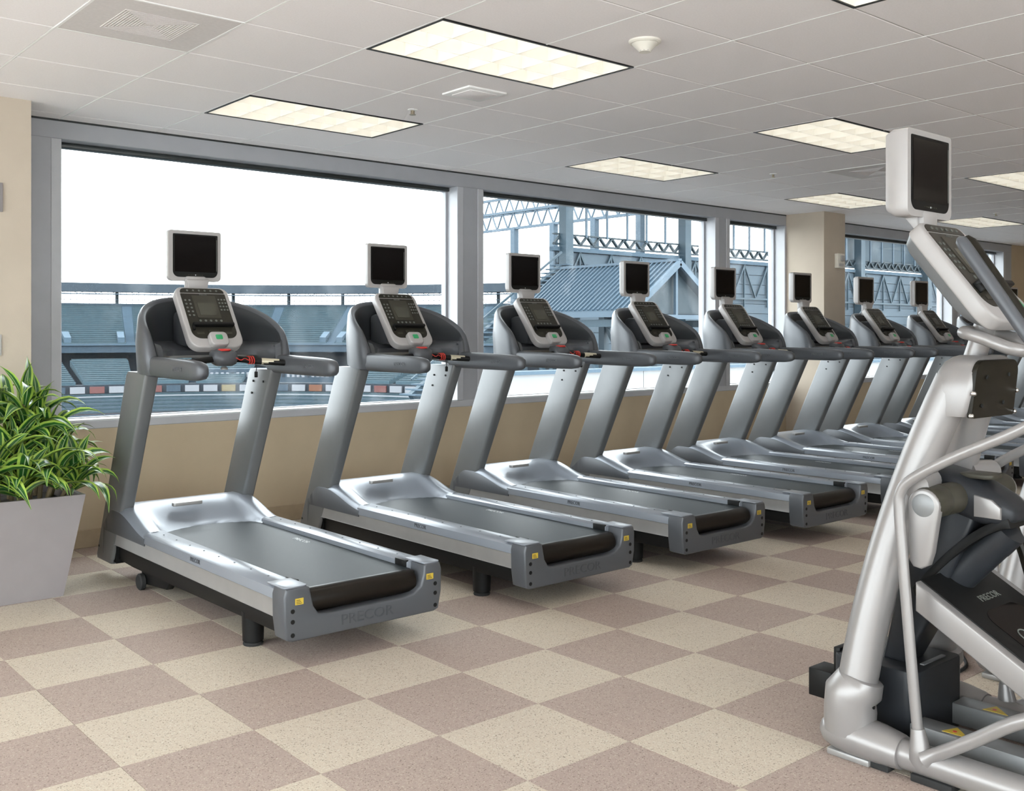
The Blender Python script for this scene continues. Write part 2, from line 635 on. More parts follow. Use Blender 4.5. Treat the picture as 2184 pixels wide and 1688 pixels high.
# ---- recessed louvred lights
def light_proto():
    root = thing('ceiling_light', 'x', 'ceiling light', group='recessed louvred ceiling lights')
    w, l = 2 * C, C
    f = MB()
    t = 0.016
    z0, z1 = -0.004, 0.085
    f.box(0.004, t, 0.004, l - .004, z0, z1).box(w - t, w - .004, 0.004, l - .004, z0, z1)
    f.box(t, w - t, 0.004, t, z0, z1).box(t, w - t, l - t, l - .004, z0, z1)
    f.obj('trim_frame', 'black_trim', root, 0)
    MB().box(t, w - t, t, l - t, 0.078, 0.084).obj('lamp_lens', 'lamp_lens', root, 0)
    cw, cl = (w - 2 * t) / 6, (l - 2 * t) / 3
    for k in range(7):
        x = t + k * cw
        tw = 0.011 if k in (0, 6) else 0.007
        lv = MB().prism([(x - .0012, 0.0), (x + .0012, 0.0), (x + tw, 0.07), (x - tw, 0.07)] if 0 < k < 6 else
                        ([(x, 0), (x + .003, 0), (x + tw, .07), (x, .07)] if k == 0 else [(x - .003, 0), (x, 0), (x, .07), (x - tw, .07)]), 'y', t, l - t)
        lv.obj('louver_blade', 'louver', root, 0)
    for k in range(4):
        y = t + k * cl
        tw = 0.011 if k in (0, 3) else 0.007
        lv = MB().prism([(y - .0012, 0.0), (y + .0012, 0.0), (y + tw, 0.07), (y - tw, 0.07)] if 0 < k < 3 else
                        ([(y, 0), (y + .003, 0), (y + tw, .07), (y, .07)] if k == 0 else [(y - .003, 0), (y, 0), (y, .07), (y - tw, .07)]), 'x', t, w - t)
        lv.obj('louver_blade', 'louver', root, 0)
    return root


ORD = ['first', 'second', 'third', 'fourth', 'fifth', 'sixth', 'seventh', 'eighth', 'ninth', 'tenth', 'eleventh']
lp = light_proto()
first = True
for (iu, m), (n, _) in sorted(lights.items()):
    if GU + (iu + 2) * C > U1 or GU + iu * C < U0 or GV + m * C < V0:
        continue
    o = lp if first else copy_tree(lp)
    first = False
    o.location = (GU + iu * C, GV + m * C, CE)
    if m == 3:
        lab = 'louvred ceiling light in the row along the windows, %s from the planter end' % ORD[max(n, 0)] if n >= 0 else 'louvred ceiling light next to the cream wall, %s step back from the windows' % ORD[-n - 1]
    elif m == 0:
        lab = 'louvred ceiling light above the treadmill tails, %s from the planter end' % ORD[max(n, 0)] if n >= 0 else 'louvred ceiling light over the floor before the planter'
    else:
        row = {-3: 'above the elliptical trainers', -6: 'in the second row behind the elliptical trainers', -9: 'in the third row behind the elliptical trainers', -12: 'in the row by the back windows'}[m]
        lab = 'louvred ceiling light %s, %s from the planter side' % (row, ORD[n + 2])
    o['label'] = lab


# ---- air vents, speaker, smoke detector, sprinklers
def vent(i, j, lab):
    a, b = GU + i * C, GV + j * C
    r = thing('air_vent', lab, 'air vent', (a + C / 2, b + C / 2, CE), group='perforated ceiling air vents')
    h = C / 2 - .003
    MB().box(-h, h, -h, h, -0.002, 0.02, bev=.002, seg=1).obj('perforated_plate', 'vent_plate', r, 0)
    rib = MB()
    for k in range(12):
        s = 0.02 + k * 0.0125
        for sx in (-1, 1):
            rib.box(sx * s - .0018, sx * s + .0018, -s, s, -.004, -.002)
            rib.box(-s, s, sx * s - .0018, sx * s + .0018, -.004, -.002)
    joined(rib.obj('diffuser_ribs', 'vent_plate', r, 0))
    fr = MB()
    for sx in (-1, 1):
        fr.box(sx * h - .006, sx * h + .006, -h, h, -.003, .004)
        fr.box(-h, h, sx * h - .006, sx * h + .006, -.003, .004)
    fr.obj('edge_frame', 'grid_white', r, 0)


vent(-3, 1, 'square perforated ceiling vent near the cream wall and planter')
vent(7, 1, 'square ceiling vent between lights, over the fifth and sixth treadmills')

sp = thing('ceiling_speaker', 'flat square white speaker grille in the ceiling between two lights', 'speaker', (3.533, 4.435, CE))
MB().box(-.135, .135, -.125, .125, -.010, 0.002, bev=.004).obj('frame', 'grid_white', sp)
MB().box(-.095, .095, -.085, .085, -.013, -.009, bev=.002).obj('grille', 'ceiling_white', sp)

sd = thing('smoke_detector', 'round white smoke detector on the ceiling beside a louvred light', 'smoke detector', (3.50, 3.13, CE))
MB().lathe([(0, .002), (.075, .002), (.075, -.008), (.068, -.014), (0, -.014)], (0, 0, 0), 28).obj('base_plate', 'plastic_cream', sd)
MB().lathe([(.062, -.012), (.050, -.026), (.032, -.044), (.028, -.052), (0, -.052)], (0, 0, 0), 28).obj('sensor_dome', 'plastic_cream', sd)
v_ = MB()
for k in range(10):
    a = k * math.pi / 5
    v_.box(.024, .030, -.004, .004, -.050, -.044, M=Matrix.Rotation(a, 4, 'Z'))
joined(v_.obj('vent_slots', 'vent_grey', sd))

for k, (a, b, lab) in enumerate(((3.512, 5.007, 'small pendent sprinkler head beside the first ceiling light by the windows'),
                                 (7.242, 5.03, 'small pendent sprinkler head near the second ceiling light by the windows'),
                                 (11.514, 5.044, 'small pendent sprinkler head beyond the third ceiling light by the windows'))):
    r = thing('sprinkler_head', lab, 'sprinkler', (a, b, CE), group='ceiling sprinkler heads')
    MB().lathe([(0, 0.002), (.030, .002), (.030, -.003), (.022, -.006), (0, -.006)], (0, 0, 0), 18).obj('escutcheon', 'grid_white', r)
    MB().cyl((0, 0, -.004), (0, 0, -.03), .007, 10).box(-.013, -.010, -.002, .002, -.03, -.006).box(.010, .013, -.002, .002, -.03, -.006).obj('body', 'brass', r)
    MB().lathe([(0, -.034), (.020, -.032), (.020, -.030), (0, -.030)], (0, 0, 0), 14).obj('deflector', 'brass', r)

# ---- window wall
SILL, HEAD = 0.815, 2.607
struct(MB().box(1.696, U1, VW, VW + .22, -.1, .76).obj('wall_window', 'wall_beige', smooth=0))
struct(MB().box(15.80, U1, VW, VW + .22, .76, CE + .02).obj('wall_window_end', 'wall_beige', smooth=0))
struct(MB().box(1.70, 15.8, VW - .004, VW + .22, .76, SILL, bev=.004, seg=1).obj('trim_1', 'frame_light', smooth=0))
struct(MB().box(1.70, 15.8, VW - .002, VW + .22, HEAD, CE + .02, bev=.003, seg=1).obj('trim_2', 'frame_grey', smooth=0))
struct(MB().box(1.696, 15.8, VW - .006, VW, CE - .012, CE).obj('trim_3', 'frame_dark', smooth=0))
nt_ = 4


def post(u0, u1, left_jamb=True, right_jamb=True):
    """grey clad post between two windows, with a raised edge strip on each side"""
    global nt_
    p = MB().box(u0, u1, VW, VW + .22, SILL, HEAD).obj('trim_%d' % nt_, 'frame_grey', smooth=0)
    nt_ += 1
    struct(p)
    for on, a, b in ((left_jamb, u0 - .001, u0 + .062), (right_jamb, u1 - .062, u1 + .001)):
        if on:
            MB().box(a, b, VW - .006, VG + .05, SILL + .001, HEAD - .001, bev=.003, seg=1).obj('edge_strip', 'frame_light', p, 0)


post(1.70, 1.99, False, True)
post(5.145, 5.425)
post(8.587, 8.838)
post(9.85, 10.48)
post(13.88, 14.12)
post(15.52, 15.80, True, False)


def window(n, u0, u1):
    r = struct(bpy.data.objects.new('window_%d' % n, None))
    COL.objects.link(r)
    f = MB()
    t = .022
    f.box(u0, u0 + t, VG - .02, VG + .02, SILL, HEAD).box(u1 - t, u1, VG - .02, VG + .02, SILL, HEAD)
    f.box(u0, u1, VG - .02, VG + .02, SILL, SILL + .012)
    f.obj('window_frame', 'frame_grey', r, 0)
    MB().box(u0 + .004, u1 - .004, VG - .05, VG + .03, HEAD - .034, HEAD - .001, bev=.006).obj('blind_cassette', 'frame_dark', r)
    MB().box(u0 + t, u1 - t, VG - .003, VG + .003, SILL + .012, HEAD - .03).obj('glass_pane', 'glass', r, 0)
    MB().box(u0, u1, VW + .001, VG - .02, SILL, SILL + .006, bev=.002, seg=1).obj('window_sill', 'sill_white', r, 0)


for n, (a, b) in enumerate(((1.991, 5.144), (5.426, 8.586), (8.839, 9.849), (10.481, 13.879), (14.121, 15.519))):
    window(n + 1, a, b)

# columns and other walls
struct(MB().box(U0, 1.696, 6.26, VW + .22, -.1, CE + .02).obj('wall_planter_end', 'wall_cream', smooth=0))
struct(MB().box(9.88, 10.31, 6.2, VW + .1, -.05, CE + .02).obj('wall_column', 'wall_cream', smooth=0))
struct(MB().box(1.70, 9.88, VW - .012, VW, 0, .115, bev=.003, seg=1).obj('baseboard_window', 'base_vinyl', smooth=0))
struct(MB().box(10.31, U1, VW - .012, VW, 0, .115, bev=.003, seg=1).obj('baseboard_window_far', 'base_vinyl', smooth=0))
struct(MB().box(U0, 1.70, 6.25, 6.26, 0, .115, bev=.003, seg=1).obj('baseboard_planter_end', 'base_vinyl', smooth=0))
b_ = MB().box(9.868, 10.322, 6.188, 6.2, 0, .115).box(9.868, 9.88, 6.2, VW - .012, 0, .115).box(10.31, 10.322, 6.2, VW - .012, 0, .115)
struct(b_.obj('baseboard_column', 'base_vinyl', smooth=0))
struct(MB().box(U1, U1 + .2, V0, VW + .2, -.1, CE + .02).obj('wall_right', 'wall_beige', smooth=0))


# the back and left walls are glazed as well (the floor in front is lit from behind the camera)
def glazed(name, axis, const, lo, hi, openings, z0=.12, z1=2.66, th=.2):
    w = MB()

    def seg(a, b, c, d):
        if axis == 'u':
            w.box(a, b, const - th, const, c, d)
        else:
            w.box(const - th, const, a, b, c, d)
    seg(lo, hi, -.1, z0)
    seg(lo, hi, z1, CE + .02)
    e = lo
    for a, b in openings:
        seg(e, a, z0, z1)
        e = b
    seg(e, hi, z0, z1)
    o = struct(w.obj(name, 'wall_cream', smooth=0))
    for a, b in openings:
        g = MB()
        m_ = const - th / 2
        if axis == 'u':
            g.box(a, b, m_ - .003, m_ + .003, z0, z1)
        else:
            g.box(m_ - .003, m_ + .003, a, b, z0, z1)
        g.obj('glass_pane', 'glass', o, 0)
        fr = MB()
        for (p, q, r_, s_) in ((a, a + .05, z0, z1), (b - .05, b, z0, z1), (a, b, z0, z0 + .05), (a, b, z1 - .05, z1)):
            if axis == 'u':
                fr.box(p, q, m_ - .04, m_ + .04, r_, s_)
            else:
                fr.box(m_ - .04, m_ + .04, p, q, r_, s_)
        fr.obj('window_frame', 'frame_grey', o, 0)


glazed('wall_back', 'u', V0, U0, U1, [(-2.2, .4), (.6, 3.6)])
glazed('wall_left', 'v', U0, V0, 6.5, [(-3.4, -.6), (-.4, 2.6), (2.8, 5.9)])

# ---- small wall devices
al = thing('fire_alarm', 'small white alarm strobe box on the beige column', 'alarm', (10.16, 6.2, 2.19))
MB().box(-.072, .072, -.045, 0, -.082, .082, bev=.008).obj('housing', 'plastic_cream', al)
MB().box(-.02, .045, -.062, -.045, -.005, .06, bev=.008).obj('strobe_lens', 'bezel_white', al)
MB().box(-.05, .05, -.049, -.044, -.06, -.03, bev=.002).obj('sounder_grille', 'vent_grey', al)
pl = thing('wall_sign', 'grey plate high on the cream wall beside the windows', 'wall plate', (1.475, 6.26, 2.153))
MB().box(-.068, .068, -.012, 0, -.083, .083, bev=.003).obj('plate', 'planter_grey', pl)
MB().box(-.05, .05, -.014, -.011, -.06, .06, bev=.001).obj('face', 'vent_grey', pl)
pl = thing('light_switch', 'pale switch plate on the cream wall above the planter', 'light switch', (1.487, 6.26, 1.31))
MB().box(-.05, .05, -.008, 0, -.06, .06, bev=.003).obj('plate', 'vent_grey', pl)
MB().box(-.016, .016, -.014, -.008, -.033, .033, bev=.003).obj('rocker', 'plastic_cream', pl)


# ================================================================== shared console and monitor
def make_console(root, M, prefix=''):
    """console slab: local x across, y up the face, z out of the face"""
    c = MB().prism(rrect(-.155, .155, 0, .415, (.062, .062, .045, .045)), 'z', -.052, 0.0, bev=.009, seg=3, M=M).obj('console', 'bezel_white', root)
    MB().prism(rrect(-.128, .128, .372, .404, (.004, .004, .028, .028)), 'z', -.001, .002, M=M).obj('top_key_strip', 'panel_dark', c, 0)
    MB().prism(rrect(-.130, .130, .058, .367, (.05, .05, .004, .004)), 'z', -.001, .0015, M=M).obj('display_panel', 'panel_dark', c, 0)
    MB().prism(rrect(-.070, .066, .196, .352, (.004,) * 4), 'z', .001, .004, M=M).obj('display_bezel', 'el_hub', c, 0)
    MB().prism(rrect(-.050, .046, .215, .300, (.003,) * 4), 'z', .003, .005, M=M).obj('lcd_screen', 'lcd', c, 0)
    k = MB()
    for i in range(2):
        for j in range(5):
            k.lathe([(.0062, .001), (.0062, .0035), (0, .0035)], (-.112 + i * .024, .215 + j * .026, 0), 8, M=M)
    for i in range(3):
        for j in range(4):
            k.lathe([(.0055, .001), (.0055, .0035), (0, .0035)], (.082 + i * .018, .255 + j * .024, 0), 8, M=M)
    for i in range(5):
        k.lathe([(.007, .001), (.007, .0035), (0, .0035)], (-.06 + i * .03, .178, 0), 8, M=M)
    for i in range(6):
        k.lathe([(.006, .001), (.006, .0045), (0, .0045)], (-.085 + i * .034, .388, 0), 8, M=M)
    tag(k.obj('keypad_buttons', 'key_pale', c), kind='stuff')
    MB().box(-.118, .118, .132, .150, 0, .030, bev=.004, M=M).box(-.118, -.108, .110, .140, 0, .02, bev=.003, M=M).obj('reading_ledge', 'black_plastic', c)
    MB().box(-.03, .03, .095, .112, .001, .004, M=M).box(-.1, -.06, .085, .10, .001, .004, M=M).box(.06, .1, .085, .10, .001, .004, M=M).obj('quick_keys', 'el_hub', c, 0)['kind'] = 'stuff'
    text_obj('brand_lettering', 'PRECOR', .012, .0006, 'key_pale', c, M @ Matrix.Translation((0, .359, .002)))
    p = MB().prism(rrect(-.052, .052, -.006, .082, (.024,) * 4), 'z', -.004, .034, bev=.008, seg=3, M=M).obj('control_paddle', 'bezel_white', c)
    MB().prism(rrect(-.020, .018, .028, .058, (.006,) * 4), 'z', .033, .038, bev=.0015, M=M).obj('start_button', 'green_button', c)
    return c


def make_monitor(root, zc, y, w=.307, h=.285, t=.062):
    """flat monitor facing -y, centred on x = 0, bottom edge at zc"""
    M = frame_M((0, y, zc), (1, 0, 0), (0, 0, 1))          # local z -> -y
    m = MB()
    prof = rrect(-w / 2, w / 2, 0, h, (.026, .026, .012, .012))
    back = rrect(-w / 2 + .016, w / 2 - .016, .018, h - .010, (.02, .02, .012, .012))
    secs = [[(p[0] * .995, p[1], 0) for p in prof], [(p[0], p[1], -.004) for p in prof], [(p[0], p[1], -t * .62) for p in prof], [(p[0], p[1], -t) for p in back]]
    m.loft(secs, M=M)
    mo = m.obj('monitor', 'bezel_white', root)
    MB().prism(rrect(-w / 2 + .022, w / 2 - .022, .022, h - .020, (.034, .034, .005, .005)), 'z', 0, .0022, M=M).obj('screen_surround', 'black_plastic', mo, 0)
    MB().prism(rrect(-w / 2 + .032, w / 2 - .034, .052, h - .030, (.003,) * 4), 'z', .0018, .0030, M=M).obj('screen_glass', 'screen_black', mo, 0)
    d = MB().prism(rrect(-.003, .003, .032, .038, (.0028,) * 4), 'z', .002, .0032, M=M)
    d.obj('power_light', 'led_white', mo, 0)
    d = MB()
    for k in (-3, -2, -1, 1, 2, 3):
        d.box(k * .013 - .003, k * .013 + .003, .033, .037, .002, .003, M=M)
    joined(d.obj('menu_keys', 'lcd', mo, 0))
    d = MB().box(w / 2 - .030, w / 2 - .027, .06, h - .045, .002, .0034, M=M)
    d.obj('screen_edge_strip', 'key_pale', mo, 0)
    return mo


# ================================================================== TREADMILL
def make_treadmill():
    root = thing('treadmill', 'x', 'treadmill', group='treadmills in a row along the windows')
    # --- lower frame, feet, wheels
    f = MB()
    f.prism([(.06, .150), (.10, .130), (1.05, .118), (1.72, .112), (1.98, .12), (1.98, .205), (.06, .205)], 'x', -.372, -.315, bev=.004)
    f.prism([(.06, .150), (.10, .130), (1.05, .118), (1.72, .112), (1.98, .12), (1.98, .205), (.06, .205)], 'x', .315, .372, bev=.004)
    f.box(-.32, .32, .20, .28, .13, .20).box(-.32, .32, 1.0, 1.08, .13, .20).box(-.32, .32, 1.85, 1.97, .12, .22)
    f.box(-.30, .30, 1.55, 1.95, .13, .29, bev=.01)
    f.prism([(1.30, .11), (1.36, .055), (1.66, .03), (1.70, .06), (1.70, .13)], 'x', -.335, -.295, bev=.004)
    f.prism([(1.30, .11), (1.36, .055), (1.66, .03), (1.70, .06), (1.70, .13)], 'x', .295, .335, bev=.004)
    fr = f.obj('base_frame', 'black_plastic', root)
    MB().box(-.30, .30, .05, 1.75, .272, .292).obj('deck_board', 'black_plastic', root, 0)
    for sx in (-1, 1):
        for yy in (.40,):
            ft = MB().lathe([(.050, .15), (.046, .02), (.034, .018), (.034, .012)], (sx * .325, yy, 0), 18)
            fo = ft.obj('rear_foot', 'black_plastic', root)
            MB().lathe([(.040, .014), (.045, .008), (.043, 0.0), (0, 0)], (sx * .325, yy, 0), 18).obj('foot_pad', 'rubber', fo)
        MB().lathe([(0, -.016), (.036, -.016), (.044, -.010), (.044, .010), (.036, .016), (0, .016)], (sx * .352, 1.66, .0445), 20, axis='x').obj('transport_wheel', 'rubber', root)
        # --- side rails
        s = sx
        rp = [(s * .278, .292), (s * .278, .326), (s * .292, .333), (s * .372, .331), (s * .392, .318), (s * .396, .278), (s * .296, .278)]
        r = MB().prism(rp, 'y', .080, 1.52, bev=.002).obj('side_rail', 'tm_rail', root)
        sk = MB()
        for k in range(8):
            sk.lathe([(.0045, .3325), (.0045, .3345), (0, .3345)], (s * .333, .24 + k * .165, 0), 8)
        joined(sk.obj('rail_screws', 'tm_grey', r))
        MB().box(s * .300, s * .391, .078, 1.95, .203, .276, bev=.003).obj('side_trim', 'alu', root)
        if sx < 0:
            text_obj('rail_lettering', 'PRECOR', .030, .0006, 'emboss', r, frame_M((-.3955, .86, .300), (0, -1, 0), (0, 0, 1)))
        MB().box(s * .30, s * .38, 1.945, 1.985, .10, .26, bev=.004).obj('side_end_plate', 'black_plastic', root)
        # --- upright
        up = []
        for t in (0, .02, .98, 1.0):
            z = .085 + t * 1.085
            y0, y1 = 1.995 - t * .515, 2.245 - t * .485
            ins = .004 if t in (0, 1.0) else 0
            up.append([(p[0], p[1], z) for p in rrect(s * .357 - .038 + ins, s * .357 + .038 - ins, y0 + ins, y1 - ins, (.018, .018, .012, .012), 3)])
        u = MB().loft(up).obj('upright', 'tm_upright', root)
        bl = MB()
        bl.lathe([(.0075, -.0395), (.0075, .0395)], (s * .357, 2.19, .16), 10, axis='x')
        for (yy, zz) in ((1.70, 1.10), (1.575, 1.10), (1.72, 1.03)):
            bl.lathe([(.0065, -.004), (.0065, .004)], (s * .318, yy, zz), 10, axis='x')
        joined(bl.obj('upright_bolts', 'black_plastic', u))
    # --- belt and rear roller
    b = MB()
    prof = [(.055, .3055), (1.72, .3055), (1.72, .296), (.055, .296)]
    arc = [(.050 + .052 * math.cos(math.radians(a)), .2535 + .052 * math.sin(math.radians(a))) for a in range(90, 271, 15)]
    b.prism([(1.72, .296), (1.72, .3055)] + arc[:1] + [(.055, .296)], 'x', -.274, .274)
    bo = b.obj('running_belt', 'belt', root, 0)
    text_obj('belt_lettering', 'PRECOR', .040, .0004, 'white_print', bo, Matrix.Translation((.205, .93, .3058)) @ Matrix.Rotation(math.radians(-90), 4, 'Z'))
    MB().lathe([(0, -.274), (.050, -.274), (.0525, -.262), (.0525, .262), (.050, .274), (0, .274)], (0, .050, .2535), 28, axis='x').obj('rear_roller', 'roller', root)
    # --- rear cap
    poly = [(-.362, .112), (-.385, .122), (-.396, .20), (-.398, .30), (-.388, .330), (-.296, .333), (-.281, .327), (-.262, .245), (-.240, .212), (-.205, .203),
            (.195, .203), (.245, .212), (.282, .240), (.298, .285), (.300, .327), (.315, .333), (.388, .330), (.398, .30), (.396, .20), (.380, .122), (.355, .112)]
    rc = MB().prism(poly, 'y', -.025, .085, bev=.009, seg=3)
    rco = rc.obj('rear_cap', 'tm_grey', root)
    MB().prism(rrect(-.394, -.286, -.018, .135, (.02, .02, .002, .002)), 'z', .331, .3365, bev=.001).obj('cap_top_plate', 'tm_rail', rco)
    MB().prism(rrect(.304, .394, -.018, .135, (.02, .02, .002, .002)), 'z', .331, .3365, bev=.001).obj('cap_top_plate', 'tm_rail', rco)
    for sx in (-1, 1):
        MB().box(sx * .281 - .010, sx * .281 + .010, .085, .17, .297, .336, bev=.003).obj('belt_guide', 'black_plastic', rco)
        for zz in (.140, .195, .238):
            MB().lathe([(.0095, -.0265), (.0095, -.020)], (sx * .360, 0, zz), 12, axis='y').obj('screw_hole', 'black_plastic', rco)
        st = MB().box(sx * .330 - .019, sx * .330 + .019, -.0262, -.024, .262, .288).obj('warning_sticker', 'sticker_yellow', rco, 0)
        ik = MB()
        for k in range(3):
            ik.box(sx * .330 - .014, sx * .330 + (.012 - .004 * k), -.0268, -.0258, .266 + k * .0065, .2685 + k * .0065)
        joined(ik.obj('sticker_print', 'sticker_ink', rco, 0))
    text_obj('cap_lettering', 'PRECOR', .062, .0015, 'emboss', rco, Matrix.Translation((.0, -.0255, .160)) @ Matrix.Rotation(math.radians(90), 4, 'X') @ Matrix.Diagonal((1.15, 1, 1, 1)))
    # --- motor hood: height field with a scooped middle
    nx, ny = 34, 26
    hb = MB()
    xs = [-.396 + .792 * i / nx for i in range(nx + 1)]
    ys = [1.50 + .62 * j / ny for j in range(ny + 1)]

    def hz(x, y):
        base = .333 + .090 * sstep(1.47, 1.90, y) - .10 * sstep(1.95, 2.14, y) ** 1.5
        yb = 1.655 - .11 * (x / .28) ** 2
        scoop = .303 + (.423 - .303) * sstep(yb - .01, 1.93, y) ** .9 - .10 * sstep(1.95, 2.14, y) ** 1.5
        if y < yb:
            scoop = .290
        k = 1 - sstep(.245, .315, abs(x))
        z = base * (1 - k) + min(base, scoop) * k
        e = abs(x) / .396
        return z - .030 * max(0, (e - .90) / .10) ** 2
    g = [[hb.bm.verts.new((x, y, hz(x, y))) for y in ys] for x in xs]
    lo = [[None] * (ny + 1) for _ in range(nx + 1)]
    fs = []
    for i in range(nx):
        for j in range(ny):
            fs.append(hb.bm.faces.new([g[i][j], g[i + 1][j], g[i + 1][j + 1], g[i][j + 1]]))
    ring = [g[i][0] for i in range(nx + 1)] + [g[nx][j] for j in range(1, ny + 1)] + [g[i][ny] for i in range(nx - 1, -1, -1)] + [g[0][j] for j in range(ny - 1, 0, -1)]
    low = [hb.bm.verts.new((v.co.x, v.co.y, .265 if v.co.y < 2.1 else .13)) for v in ring]
    for k in range(len(ring)):
        kk = (k + 1) % len(ring)
        f_ = hb.bm.faces.new([ring[k], low[k], low[kk], ring[kk]])
        f_.material_index = 1
        fs.append(f_)
    bmesh.ops.recalc_face_normals(hb.bm, faces=fs)
    hd = hb.obj('motor_hood', ['tm_rail', 'tm_grey'], root, smooth=50)
    MB().prism(rrect(-.125, .045, 1.775, 1.815, (.012,) * 4), 'z', .405, .4245, bev=.003, M=Matrix.Rotation(0, 4, 'Z')).obj('hood_badge', 'alu', hd)
    # --- cowl around the console
    secs = []
    N = 44
    for i in range(N + 1):
        ph = math.radians(-108 + 216 * i / N)
        sn, cs = math.sin(ph), math.cos(ph)
        ox = .412 * math.copysign(abs(sn) ** .85, sn)
        oy = 1.475 + .405 * (cs if cs > 0 else cs * .55)
        kz = max(0.0, math.cos(ph * .84))
        zt = 1.250 + .335 * kz ** .62
        zb = 1.160 + .075 * max(0, cs) ** 1.5

        def pl_(fx, fy):
            return ox * fx, 1.475 + (oy - 1.475) * fy
        edge = max(0.0, min(1.0, (abs(math.degrees(ph)) - 60) / 48))
        lf = .60 + .26 * edge
        zw = min(1.325 + .01 * cs, zt - .012)      # tray height at the liner
        zl = min(1.300, zt - .016)
        pts = []
        for (fx, fy, z) in ((1.0, 1.0, zb), (1.02, 1.02, (zb + zt) / 2), (.995, .99, zt - .03), (.975, .965, zt - .008), (.95, .93, zt), (.915, .885, zt - .006), (.895, .865, zt - .022),
                            (.90, .88, (zt + zw) / 2), (.875, .85, zw), (.80, .74, zw - .012), (lf + .04, lf - .12, zl), (lf, lf - .20, zl - .018), (lf + .01, lf - .19, zl - .045), (.80, .66, zb + .035)):
            x, y = pl_(fx, fy)
            pts.append((x, y, z))
        secs.append(pts)
    mis = [0, 0, 0, 0, 0, 0, 1, 1, 0, 0, 0, 0, 0, 0]
    MB().loft(secs, mis=mis).obj('console_cowl', ['tm_grey', 'tm_liner'], root, smooth=45)
    MB().box(-.13, .13, 1.60, 1.80, 1.30, 1.50, bev=.03).obj('console_support', 'tm_grey', root)
    # --- arms
    for s in (-1, 1):
        ss = []
        for (y, hw, hh, zc, xc) in ((1.56, .036, .045, 1.205, .365), (1.50, .040, .052, 1.205, .363), (1.40, .041, .053, 1.203, .361), (1.20, .040, .052, 1.200, .360), (1.00, .039, .050, 1.197, .359),
                                    (.92, .037, .047, 1.195, .358), (.87, .032, .040, 1.194, .357), (.845, .023, .028, 1.193, .356), (.835, .010, .012, 1.193, .356)):
            ring = []
            for k in range(20):
                a = 2 * math.pi * k / 20
                c_, s_ = math.cos(a), math.sin(a)
                ring.append((s * xc + hw * math.copysign(abs(c_) ** .55, c_), y, zc + hh * math.copysign(abs(s_) ** .6, s_)))
            ss.append(ring)
        a = MB().loft(ss).obj('armrest', 'tm_grey', root, smooth=60)
        text_obj('arm_lettering', 'PRECOR', .030, .0008, 'emboss_light', a, frame_M((s * .36 - .0408, 1.06, 1.20), (0, -1, 0), (0, 0, 1)))
    # --- grip bar, hub, stop button, cord, sensors
    hbp = smooth_path([(-.33, 1.33, 1.213), (-.20, 1.375, 1.222), (-.07, 1.40, 1.236), (.07, 1.40, 1.236), (.20, 1.375, 1.222), (.33, 1.33, 1.213)], 5)
    gb = MB().tube(hbp, .0175, 12).obj('grip_bar', 'black_plastic', root)
    MB().tube(smooth_path([(.205, 1.374, 1.2225), (.26, 1.357, 1.219), (.295, 1.345, 1.216)], 4), .0186, 12).obj('pulse_sensor', 'sensor_cream', gb)
    MB().tube(smooth_path([(-.295, 1.345, 1.216), (-.26, 1.357, 1.219), (-.205, 1.374, 1.2225)], 4), .0186, 12).obj('pulse_sensor', 'sensor_cream', gb)
    hs = []
    for (z, sx_, sy_, yc) in ((1.200, .040, .030, 1.40), (1.212, .062, .048, 1.40), (1.245, .074, .058, 1.405), (1.272, .070, .056, 1.415), (1.286, .052, .044, 1.425), (1.290, .02, .02, 1.43)):
        hs.append([(sx_ * math.copysign(abs(math.cos(2 * math.pi * k / 20)) ** .7, math.cos(2 * math.pi * k / 20)), yc + sy_ * math.copysign(abs(math.sin(2 * math.pi * k / 20)) ** .7, math.sin(2 * math.pi * k / 20)), z) for k in range(20)])
    hub = MB().loft(hs).obj('safety_hub', 'tm_grey', root, smooth=50)
    MB().lathe([(0, .0), (.034, .0), (.036, .006), (.030, .011), (0, .012)], (0, 1.398, 1.282), 22, M=None).obj('stop_button', 'red_button', hub)
    MB().lathe([(.018, -.02), (.020, -.012), (.012, -.002)], (0, 1.40, 1.200), 14).obj('hub_foot', 'alu', hub)
    cpath = []
    for k in range(49):
        a = k / 48 * 6 * math.pi
        t = k / 48
        cpath.append((.130 + .034 * t, 1.394 - .011 * t + .0205 * math.cos(a), 1.2295 + .0205 * math.sin(a)))
    sc_ = MB().tube(cpath, .0035, 6)
    sc_.tube(smooth_path([(.045, 1.350, 1.245), (.070, 1.345, 1.232), (.10, 1.360, 1.240), (.13, 1.374, 1.2295)], 5), .0028, 6)
    sc_.obj('safety_cord', 'red_button', root)
    cl = MB().tube(smooth_path([(.165, 1.372, 1.215), (.172, 1.368, 1.185), (.168, 1.366, 1.165)], 4), .0022, 6).box(.160, .178, 1.360, 1.372, 1.135, 1.168, bev=.004)
    cl.obj('safety_clip', 'black_plastic', root)
    # --- console, neck, monitor
    up_v = Vector((0, .25, .338))
    make_console(root, frame_M((0, 1.462, 1.302), (1, 0, 0), up_v))
    MB().prism([(-.055, 1.628), (.055, 1.628), (.068, 1.680), (-.068, 1.680)], 'y', 1.735, 1.775, bev=.008).box(-.06, .06, 1.76, 1.80, 1.56, 1.70, bev=.012).obj('monitor_neck', 'bezel_white', root)
    make_monitor(root, 1.672, 1.775)
    return root


TU = [2.363, 3.665, 4.857, 6.06, 7.21, 8.405, 9.555, 10.715, 11.88, 13.04, 14.20]
VR = 3.73
tp = make_treadmill()
for k, u in enumerate(TU):
    o = tp if k == 0 else copy_tree(tp)
    o.location = (u, VR, 0)
    o['label'] = ('grey treadmill with raised monitor standing next to the potted plant' if k == 0 else
                  'grey treadmill with raised monitor, %s in the row counting from the potted plant' % ORD[k])


